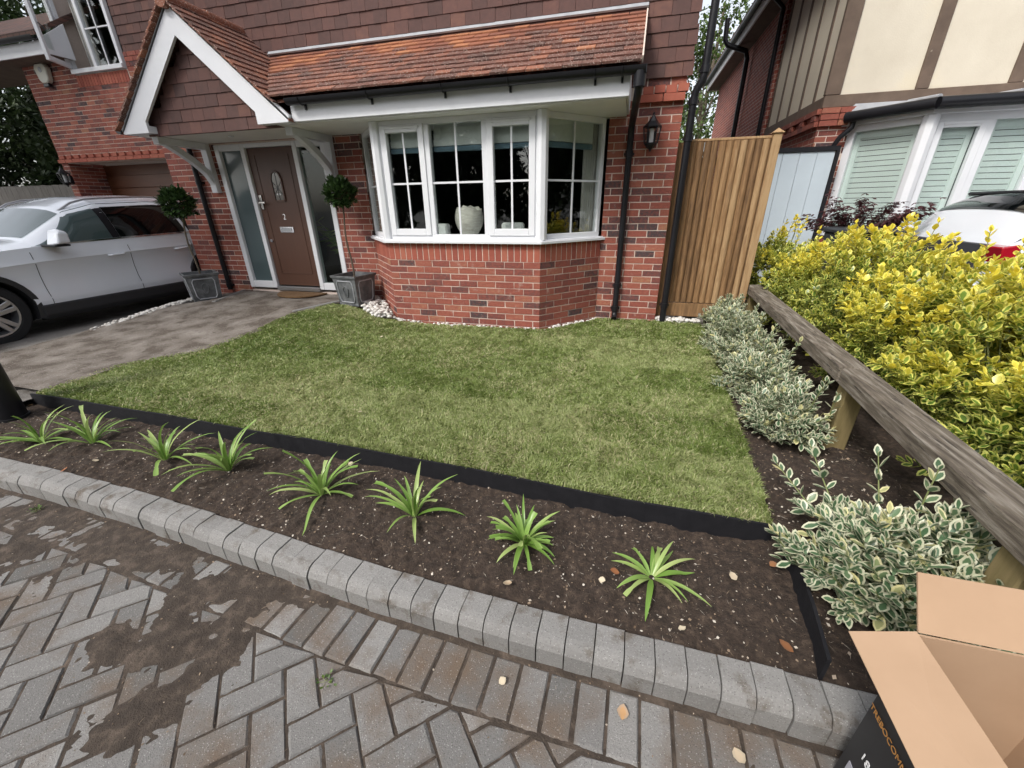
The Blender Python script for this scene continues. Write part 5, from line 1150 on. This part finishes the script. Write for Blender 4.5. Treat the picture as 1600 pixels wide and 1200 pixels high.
# ================================================================== strap leaved plants in the front bed
LP = [(65, 690), (145, 692), (258, 718), (358, 735), (503, 772), (648, 806), (818, 848), (1018, 902)]
LL = ['beside the black post', 'second along the kerb bed from the black post', 'third along the kerb bed from the black post', 'fourth along the kerb bed from the black post', 'fifth along the kerb bed from the black post', 'third along the kerb bed from the cardboard box', 'full and rounded, second along the kerb bed from the cardboard box', 'sparse and flattened, first along the kerb bed from the cardboard box']
for i, (x, y) in enumerate(LP):
    p = at_z(x, y, -.10); t = thing('strap_leaf_plant', 'green strap leaved plant '+LL[i], 'plant', (p[0], p[1], -.105), 'strap leaved plants in the front bed')
    n = (17, 17, 20, 22, 24, 18, 34, 15)[i]
    for k in range(n):
        a = k*2.399+rng.normal(0, .35); L = rng.uniform(.18, .34)*(1.0 if i < 6 else .70); el = rng.uniform(.15, 1.15) if i < 7 else rng.uniform(.05, .6)
        if k % 5 == 0 and i < 6: el = rng.uniform(1.1, 1.45)
        wd = rng.uniform(.0075, .0125); pt = []; pos = np.array([p[0], p[1], -.10])+np.array([math.cos(a), math.sin(a), 0])*.012; ang = el+.25
        S_ = 8; V = []; tn = float(rng.uniform(0, .9)); cut = rng.random() < .3
        for s_ in range(S_+1):
            f = s_/S_; ww = wd*(min(1, .45+f*2.2))*(1 if cut and f > .8 else (1-f**3.2)+.04)
            sd = np.array([-math.sin(a), math.cos(a), 0]); up_ = np.array([-math.cos(a)*math.sin(ang), -math.sin(a)*math.sin(ang), math.cos(ang)])
            V += [pos-sd*ww+up_*ww*.35, pos, pos+sd*ww+up_*ww*.35]
            pos = pos+np.array([math.cos(a)*math.cos(ang), math.sin(a)*math.cos(ang), math.sin(ang)])*L/S_; ang -= rng.uniform(.05, .15)*(1+f)
            if pos[2] < -.098: pos[2] = -.098; ang = max(ang, 0)
        F = [(j*3+c, j*3+c+1, j*3+c+4, j*3+c+3) for j in range(S_) for c in (0, 1)]
        me = np_mesh('leaf', np.array(V)-WL[t.name], np.array(F), [MT['lily']], {'tone': np.full(len(V), tn), 'edge': np.tile([.6, .2, .6], S_+1)+(np.repeat(np.linspace(0, .55, S_+1)**2, 3) if rng.random() < .4 else 0)}, True); link('leaf', me, t)

# ================================================================== shrubs
def shrub(name, label, c, rad3, nshoot, lsize, m, pal, npair=5, single=0, group=None, up=.55, sprigs=(), cat='shrub', wd=.95, inner=.25):
    t = thing(name, label, cat, c, group); c = np.array(c, float); rad3 = np.array(rad3, float); P = []; D = []; L = []; Tn = []
    stems = MB(); ns = 0
    sh = []
    while len(sh) < nshoot:
        d = rand_unit(1)[0]
        if d[2] < -.25: continue
        lump = 1+.20*math.sin(d[0]*5+c[1]*3)*math.sin(d[1]*6+c[0])+.12*math.sin(d[2]*8+c[1]*5)
        rr = lump*rng.uniform(inner, 1)**.45; tip = c+np.array([0, 0, rad3[2]*.30])+d*rad3*rr*np.array([1, 1, .75])
        sh.append((tip, norm(d*np.array([1, 1, .8])+np.array([0, 0, up])+.35*rand_unit(1)[0]), rng.uniform(.06, .13)*lsize/.05, rr))
    for (a, dr, ln) in sprigs: sh.append((np.array(a, float)+norm(dr)*ln, norm(dr), ln, 1.3))
    for (tip, dr, ln, rr) in sh:
        base = tip-dr*ln
        if ln > .145: stems.tube([c+(base-c)*.35+[0, 0, -.02], base, tip], [.005, .0035, .002], 5); ns += 1
        np_ = npair if ln < .2 else int(npair*1.6); ph = rng.uniform(0, 6.28); _, u_, v_ = frame(dr)
        for k in range(np_):
            f = (k+.6)/np_; pos = base+dr*ln*f
            for s_ in (0, math.pi):
                a = ph+k*1.571+s_+rng.normal(0, .25); o_ = u_*math.cos(a)+v_*math.sin(a); spread = 1.25-.85*f
                P.append(pos); D.append(norm(o_*spread+dr*(.35+.75*f)+np.array([0, 0, .05]))); L.append(lsize*rng.uniform(.72, 1.15)*(1-.25*f*(k == np_-1))); Tn.append(pal(f, rr, pos))
    if ns: stems.build('stem', 'stem', t)
    P = np.array(P); ok = P[:, 2] > c[2]-.02
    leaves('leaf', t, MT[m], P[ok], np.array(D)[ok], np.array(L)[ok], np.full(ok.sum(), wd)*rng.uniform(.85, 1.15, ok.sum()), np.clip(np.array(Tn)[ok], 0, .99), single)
    return t
silver = lambda f, rr, p: (rng.uniform(.0, .75) if rng.random() > .10 else rng.uniform(.85, 1))
SB = [((.76, -.25, -.05), (.27, .34, .42)), ((.71, -.85, -.05), (.30, .38, .40)), ((.70, -1.45, -.05), (.31, .38, .38)), ((.66, -2.02, -.05), (.29, .36, .36)), ((.64, -2.55, -.05), (.25, .34, .33))]
SBL = ['at the foot of the wooden gate', 'second from the wooden gate', 'third from the wooden gate', 'fourth from the wooden gate', 'beside the rail post, fifth from the wooden gate']
for i, (c, r3) in enumerate(SB):
    sg = [((c[0]+rng.uniform(-.1, .2), c[1]+rng.uniform(-.2, .2), .18), (rng.uniform(-.3, .5), rng.uniform(-.5, .2), 1), rng.uniform(.16, .26)) for _ in range(4)]
    shrub('variegated_shrub', 'low cream edged grey green shrub '+SBL[i], c, r3, 300 if i < 4 else 240, .052, 'silver', silver, 4, 70, 'cream edged shrubs in the side border', .5, sg, wd=.78)
sg = [((.70, -3.55, .1), (-.15, .35, 1), .30), ((.83, -3.62, .1), (.35, .25, 1), .30), ((.90, -3.70, .08), (.9, .2, .55), .34), ((.56, -3.48, .1), (-.35, .5, .8), .28), ((.76, -3.62, .15), (.05, .1, 1), .28), ((.50, -3.45, .05), (-.5, .8, .45), .25), ((.95, -3.80, .1), (.9, -.1, .5), .26)]
shrub('variegated_shrub', 'large low cream edged shrub with tall sprigs behind the cardboard box', (.72, -3.78, -.09), (.42, .34, .36), 430, .062, 'silver', silver, 4, 260, 'cream edged shrubs in the side border', .45, sg, wd=.80)
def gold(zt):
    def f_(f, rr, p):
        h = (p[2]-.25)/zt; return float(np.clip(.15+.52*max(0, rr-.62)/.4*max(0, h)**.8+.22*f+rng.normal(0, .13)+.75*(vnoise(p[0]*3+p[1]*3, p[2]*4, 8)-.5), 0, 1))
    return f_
GB = [((1.40, .70, .0), (.40, .55, 1.12), 'against the wooden gate'), ((1.62, -.10, .0), (.52, .55, 1.05), 'second along from the wooden gate'), ((1.72, -.95, .0), (.58, .58, 1.16), 'in front of the black bin'), ((1.78, -1.75, .0), (.62, .55, 1.10), 'fourth along from the wooden gate'), ((1.80, -2.50, .0), (.66, .55, 1.12), 'in front of the hatchback'), ((1.82, -3.25, .0), (.70, .50, 1.0), 'beside the free end of the low rail')]
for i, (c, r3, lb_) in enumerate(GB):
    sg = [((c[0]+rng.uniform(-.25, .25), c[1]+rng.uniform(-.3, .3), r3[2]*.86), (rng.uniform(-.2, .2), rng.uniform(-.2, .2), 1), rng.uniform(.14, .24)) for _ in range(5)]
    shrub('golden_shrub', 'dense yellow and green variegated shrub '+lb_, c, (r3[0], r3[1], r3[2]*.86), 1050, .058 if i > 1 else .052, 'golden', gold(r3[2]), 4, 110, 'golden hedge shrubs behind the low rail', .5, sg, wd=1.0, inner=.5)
# purple acer
t = thing('purple_acer', 'small purple leaved acer in front of the shuttered bay', 'shrub', (2.42, 1.25, .3)); q = MB(); P = []; D = []
for i in range(26):
    a = rng.uniform(0, 6.28); L = rng.uniform(.35, .72); d = np.array([math.cos(a)*.95, math.sin(a)*.45, rng.uniform(.2, .75)]); b0 = np.array([2.42, 1.25, .88]); tip = b0+norm(d)*L; q.tube([(2.42, 1.25, .3), b0, (b0+tip)/2+[0, 0, .05], tip], [.012, .008, .004, .002], 5)
    for k in range(44):
        s_ = rng.uniform(.3, 1.05); c = b0+(tip-b0)*s_+rand_unit(1)[0]*.05+[0, 0, .04*s_]
        for j in range(5): P.append(c); aa = rng.uniform(-1.3, 1.3); D.append(norm((math.cos(a+aa), math.sin(a+aa), -.35+rng.normal(0, .2))))
q.build('branch', 'bark', t); n = len(P); leaves('foliage', t, MT['acer'], np.array(P), np.array(D), rng.uniform(.04, .07, n), np.full(n, .42), rng.random(n))
# wheelie bin behind the hedge
t = thing('wheelie_bin', 'black wheelie bin standing behind the golden hedge', 'bin', (2.28, .85, 0)); q = MB(); V = [(2.28+a*s_*.27, .85+b_*s_*.30, z) for s_, z in ((.82, .0), (1, .98)) for a, b_ in ((-1, -1), (1, -1), (1, 1), (-1, 1))]
q.add(V, [(3, 2, 1, 0), (4, 5, 6, 7)]+[(i, (i+1) % 4, 4+(i+1) % 4, 4+i) for i in range(4)]); q.build('body', 'binplastic', t, bev=.02)
q = MB(); q.bb(1.98, 2.60, .50, 1.20, .985, 1.035); q.build('lid', 'binplastic', t, bev=.02); q = MB(); q.cyl((2.0, 1.24, 1.0), (2.56, 1.24, 1.0), .02, n=8); q.build('handle', 'binplastic', t)

# ================================================================== cardboard box
bx0, bx1, by0, by1, bz1 = .315, .62, -4.77, -4.352, .40
t = thing('cardboard_box', 'open brown cardboard box with black printed outside', 'box', (bx0+.15, by0+.2, ROAD)); tk = .005
def panel(nm, P, th, outer_black=True, parent=t):
    q = MB(); P = np.array(P, float); nn_ = norm(np.cross(P[1]-P[0], P[2]-P[0]))
    q.prism(P, nn_*th); o = q.build(nm, ['card', 'cardblack'], parent)
    if outer_black:
        for f in o.data.polygons:
            if abs(f.normal @ Vector(nn_)) > .9 and f.normal @ Vector(nn_) > 0: f.material_index = 1
    return o
zb_ = ROAD+.004
lw = panel('side_wall', [(bx0, by1, zb_), (bx0, by1, bz1), (bx0, by0, bz1), (bx0, by0, zb_)], -tk, False)
for f in lw.data.polygons:
    if f.normal.x < -.9: f.material_index = 1
bwl = panel('back_wall', [(bx0, by1, zb_), (bx1, by1, zb_), (bx1, by1, bz1), (bx0, by1, bz1)], tk, False)
for f in bwl.data.polygons:
    if f.normal.y > .9: f.material_index = 1
panel('side_wall', [(bx1, by1, zb_), (bx1, by0, zb_), (bx1, by0, bz1), (bx1, by1, bz1)], tk, False); panel('front_wall', [(bx0, by0, zb_), (bx0, by0, bz1), (bx1, by0, bz1), (bx1, by0, zb_)], tk, False)
panel('base', [(bx0, by0, zb_), (bx1, by0, zb_), (bx1, by1, zb_), (bx0, by1, zb_)], tk, False)
panel('flap', [(bx0-.002, by1, bz1+.002), (bx0-.125, by1+.002, bz1-.045), (bx0-.125, by0+.01, bz1-.06), (bx0-.002, by0, bz1+.002)], tk, False)
panel('flap', [(bx0, by1+.003, bz1+.002), (bx1, by1+.003, bz1+.002), (bx1, by1+.082, bz1+.112), (bx0+.004, by1+.082, bz1+.112)], tk, False)
panel('flap', [(bx1+.003, by1, bz1), (bx1+.003, by0, bz1), (bx1+.12, by0, bz1+.03), (bx1+.12, by1, bz1+.03)], tk, False)
RL = Matrix(((0, 0, -1), (-1, 0, 0), (0, 1, 0)))
po_, pw_ = at_x(1386, 1152, bx0-.0085), at_x(1351, 1188, bx0-.0085)
text('TREBOCOMM', 'orange_lettering', 'orange', lw, (bx0-.0085, po_[1], po_[2]), RL, .024, .0006)
text('1800', 'white_lettering', 'whiteink', lw, (bx0-.0085, pw_[1]-.02, pw_[2]), RL, .036, .0006)
q = MB(); q.bb(bx0-.0085, bx0-.0065, by1-.20, by1-.03, zb_+.01, zb_+.115); sk_ = q.build('paper_label', 'sticker', lw)
for k in range(7):
    q = MB(); y_ = by1-.05-k*.02; q.bar((bx0-.0095, y_, zb_+.02+.01*(k % 3)), (bx0-.0095, y_-.012, zb_+.07+.012*(k % 2)), .003, .003); q.build('scribble', 'ink', sk_)

# ================================================================== post, fence, trees
p = at_z(37, 652, -.10); q = MB(); r_ = .085; c = (p[0]-r_*.98, p[1]-.02)
t = thing('bollard_post', 'thick black post standing at the end of the front bed', 'post', (c[0], c[1], -.1)); q.lathe([(r_, -.1), (r_, 1.05), (r_*.7, 1.10), (0, 1.12)], (c[0], c[1], 0), 24); q.build('shaft', 'black', t, smooth=True); q = MB(); q.cyl((c[0], c[1], -.12), (c[0], c[1], -.085), r_*1.12, n=24); q.build('collar', 'blackmat', t, smooth=True)
t = thing('boundary_fence', 'grey board fence beyond the parked car in front of dark trees', 'fence', (-15, 2.6, 0))
for i in range(26):
    q = MB(); x = -18.6+i*.23; q.bb(x, x+.222, 2.6, 2.62+.01*(i % 2), 0, 1.95+.01*rng.random()); q.build('board', 'fencegrey', t)
def tree(name, label, base, h, r3, n, ls, m, trunk=.16, group='trees behind the houses', dens=1.0, zc=None, clumps=60):
    t = thing(name, label, 'tree', base, group); base = np.array(base, float); q = MB()
    pts = [base+np.array([.12*math.sin(s_*5+base[0]), .1*math.cos(s_*4), h*.86*s_]) for s_ in np.linspace(0, 1, 7)]; q.tube(pts, np.linspace(trunk, trunk*.2, 7), 9); zc = h*.6 if zc is None else zc
    CC = []
    for i in range(clumps):
        d = rand_unit(1)[0]; rr = rng.uniform(.25, 1)**.5; CC.append(base+np.array([0, 0, zc])+d*np.array(r3)*rr)
        if i % 3 == 0: k = int(np.clip((CC[-1][2]-base[2])/h*6-1, 1, 5)); q.tube([pts[k], (np.array(pts[k])+CC[-1])/2+[0, 0, .1], CC[-1]], [trunk*.3, trunk*.15, trunk*.05], 5)
    q.build('trunk', 'bark', t, smooth=True); CC = np.array(CC); k = rng.integers(0, clumps, n); cs = rng.uniform(.5, 1.1, clumps)*np.mean(r3)*.27
    P = CC[k]+rand_unit(n)*(cs[k]*rng.uniform(.15, 1, n)**.5)[:, None]; ct = rng.uniform(-.25, .25, clumps)
    o = leaves('crown', t, MT[m], P, rand_unit(n)+np.array([0, 0, -.2]), rng.uniform(.7, 1.3, n)*ls, np.full(n, .9), np.clip(rng.random(n)*.6+.2+ct[k], 0, .99)); o.name = 'crown'
tree('tree', 'tall loose leaved tree seen through the gap between the two houses', (2.6, 19, -.2), 11, (2.3, 2.0, 4.6), 9000, .17, 'treeleaf', .2, zc=5.2)
tree('tree', 'dense green tree beyond the gate, low behind the side passage', (1.9, 15, -.2), 5.2, (1.9, 1.3, 2.4), 8000, .12, 'treeleaf', .14, zc=2.7)
for i, (x, y, h, lab) in enumerate(((-17.5, 5.5, 8, 'dark evergreen tree beyond the grey fence, next to the garage roof'), (-20.5, 4.2, 9.5, 'tall dark evergreen tree beyond the grey fence'), (-15.3, 4.0, 4.6, 'dark evergreen bush right behind the grey fence and garage corner'), (-19, 8.5, 11, 'dark evergreen tree rising over the low garage roof'), (-23.5, 3.0, 9, 'dark evergreen tree farthest along the grey fence'))):
    tree('tree', lab, (x, y, -.2), h, (1.9 if i != 2 else 1.5, 1.8 if i != 2 else 1.0, h*.48), 15000, .15, 'conifer', .18, zc=h*.5, clumps=90)
for i, (x, y, h) in enumerate(((-14, -19, 9), (-9.5, -18, 9), (-5.5, -19.5, 10), (-1.5, -18, 9), (2.5, -19.5, 10), (6.5, -17.5, 9), (10.5, -19, 10), (14.5, -18, 9))):
    tree('tree', 'dense leafy tree in the row across the road, facing the house', (x, y, -.3), h, (3.3, 2.4, h*.52), 14000, .36, 'conifer', .2, 'trees across the road', zc=h*.47, clumps=90)
for i, (x, y, h) in enumerate(((15, -8, 8), (17, -3.5, 9), (19, .5, 9), (13.5, -12.5, 9))):
    tree('tree', 'leafy tree at the far side of the neighbouring drive', (x, y, -.3), h, (2.9, 2.6, h*.50), 11000, .32, 'conifer', .2, 'trees past the neighbouring drive', zc=h*.49, clumps=80)
for i, (x, y, h, lab) in enumerate(((-12.6, -6.8, 15, 'unseen tall tree added to shade the garage, beside the drive entrance'), (-18.5, -5.0, 14, 'unseen tall tree added for shade beyond the drive, level with the front of the car'))):  # out of frame, added only to keep sun off the garage and drive
    tree('tree', lab, (x, y, -.3), h, (3.1, 3.0, h*.30), 12000, .28, 'conifer', .25, 'unseen trees added to shade the garage', zc=h*.70, clumps=90)

# ================================================================== weeds, fallen leaves, bed debris
def weed(xy, z, label, m, n, ls, hgt):
    p = at_z(*xy, z); t = thing('weed', label, 'weed', (p[0], p[1], z)); d = rand_unit(n); d[:, 2] = np.abs(d[:, 2])*.9+.15; P = np.array(p)+d*np.array([.045, .035, hgt])*rng.uniform(.2, 1, n)[:, None]
    q = MB()
    for i in range(0, n, 4): q.tube([p, P[i]], [.0015, .001], 4)
    q.build('stalk', 'stem', t); leaves('f', t, MT[m], P, d+.4*rand_unit(n), rng.uniform(.7, 1.3, n)*ls, np.full(n, .9), rng.random(n))
weed((1205, 1108), ROAD, 'bright green weed growing at the kerb foot near the cardboard box', 'weed', 46, .018, .05)
weed((948, 1042), ROAD, 'purple leaved weed growing at the foot of the kerb', 'acer', 46, .018, .045)
weed((526, 925), ROAD, 'tiny green weed at the kerb foot beside spilled soil', 'weed', 24, .014, .03)
weed((845, 1010), ROAD, 'small withered weed with brown leaf at the kerb foot', 'deadleaf', 26, .015, .03)
weed((510, 1065), ROAD, 'small flat green weed in a paving joint', 'weed', 20, .013, .02)
weed((60, 798), ROAD, 'small green weed at the kerb foot where the soil is thickest', 'weed', 26, .014, .03)
FL = [((1240, 1020), -.10, 'orange leaf on the soil by the black edging', .1, .05), ((972, 1125), ROAD, 'yellow brown leaf lying alone on the grey paving', .5, .045), ((782, 1058), ROAD, 'round cream petal on the paving', .95, .032), ((1148, 908), -.10, 'pale curled leaf on open soil near the flattened plant', .9, .04), ((935, 905), -.10, 'white petal beside the flattened strap leaf plant', .98, .03), ((800, 910), -.10, 'dry cream leaf on the soil just behind the kerb', .75, .04), ((460, 900), ROAD, 'tan leaf at the kerb foot on dark soil', .5, .04), ((412, 880), ROAD, 'pale green white petal on dark spilled soil', .9, .035), ((1147, 1168), ROAD, 'pale heart shaped leaf on the paving near the box', .85, .045), ((1148, 1087), ROAD, 'pale leaf resting against the kerb foot', .9, .04),
      ((1060, 985), -.10, 'white petal on the soil behind the kerb', .98, .03), ((968, 895), -.10, 'red brown leaf beside the flattened plant', .05, .04), ((50, 632), -.10, 'tan leaf near the black post', .5, .04), ((150, 722), -.10, 'cream petal between two strap leaf plants near the post', .95, .035), ((95, 738), -.10, 'red leaf lying just behind the kerb', .02, .04), ((545, 728), -.08, 'white leaf scrap below the lawn edging', .95, .035), ((1265, 808), -.06, 'pink brown round leaf on the side border soil', .35, .03), ((1248, 803), -.06, 'white petal on the side border soil', .97, .03), ((1203, 884), -.08, 'orange brown leaf scrap beside the short edging', .15, .035), ((595, 527), .02, 'white petal lying on the lawn', .98, .04), ((566, 643), .02, 'white scrap lying in the lawn grass', .98, .035)]
for (xy, z, lab, tn, L) in FL:
    p = at_z(*xy, z+.008); a = rng.uniform(0, 6.28); V, F, at_ = leaf_soup(np.zeros((1, 3)), np.array([[math.cos(a), math.sin(a), .15]]), np.array([[.2*rng.normal(), .2*rng.normal(), 1]]), np.array([L]), np.array([1.3]), np.array([tn])); V[:, 2] += rng.uniform(-.003, .004, len(V))
    V[:, 2] -= V[:, 2].min()
    o = link('fallen_leaf', np_mesh('fallen_leaf', V, F, [MT['deadleaf']], at_, True), None, p); props(o, lab, 'leaf')
def debris(name, label, n, xr, yr, keep, zf, s0, s1, tl, th):
    xs = rng.uniform(*xr, n); ys = rng.uniform(*yr, n); k = keep(xs, ys); xs, ys = xs[k], ys[k]; n = len(xs); L = s0+(s1-s0)*rng.random(n)**3; a = rng.uniform(0, 6.28, n)
    tw = rng.random(n) < .45; Wd = np.where(tw, .10, .7)*L; L = np.where(tw, L*2.2, L)
    d = np.stack([np.cos(a), np.sin(a), rng.normal(0, .2, n)], 1); s = np.stack([-np.sin(a), np.cos(a), rng.normal(0, .3, n)], 1); c = np.stack([xs, ys, zf(xs, ys)+.002+L*.12], 1)
    V = np.stack([c-d*L[:, None]/2, c+s*Wd[:, None]/2, c+d*L[:, None]/2, c-s*Wd[:, None]/2], 1); F = np.arange(n*4).reshape(-1, 4)
    o = link(name, np_mesh(name, V.reshape(-1, 3), F, [MT['chip']], {'tone': np.repeat(np.clip(rng.uniform(tl, th, n), 0, 1), 4)})); props(o, label, 'debris', kind='stuff')
debris('bed_debris', 'pale chips, twigs and crumbs scattered over the front soil bed', 9000, (-5.2, .33), (-4.18, -3.36), lambda x, y: (y > kback(x)) & (y < edge_y(x)-.02), bed_z, .003, .016, 0, 1.05)
debris('border_debris', 'bark chips and dry scraps scattered over the side border soil', 5200, (.36, 1.1), (-4.15, -.1), lambda x, y: (y > kback(x)) & (x > np.interp(y, [-3.54, -2.3, -1, 0], [.35, .43, .52, .58])), bed_z, .004, .022, 0, 1.0)
debris('paving_litter', 'thin twigs and crumbs scattered in the paving joints and along the kerb', 9000, (-4.6, 1.2), (-5.1, -4.12), lambda x, y: (y < kfront(x)) & ((np.exp(-(kfront(x)-y)/.05)*(.2+1.2*fbm(x*5, y*5, 2, 17)) > rng.random(len(x))) | (rng.random(len(x)) < .30) & (spill_z(x, y) > ROAD-.0085)), lambda x, y: np.maximum(spill_z(x, y), ROAD-.006), .003, .012, 0, .75)
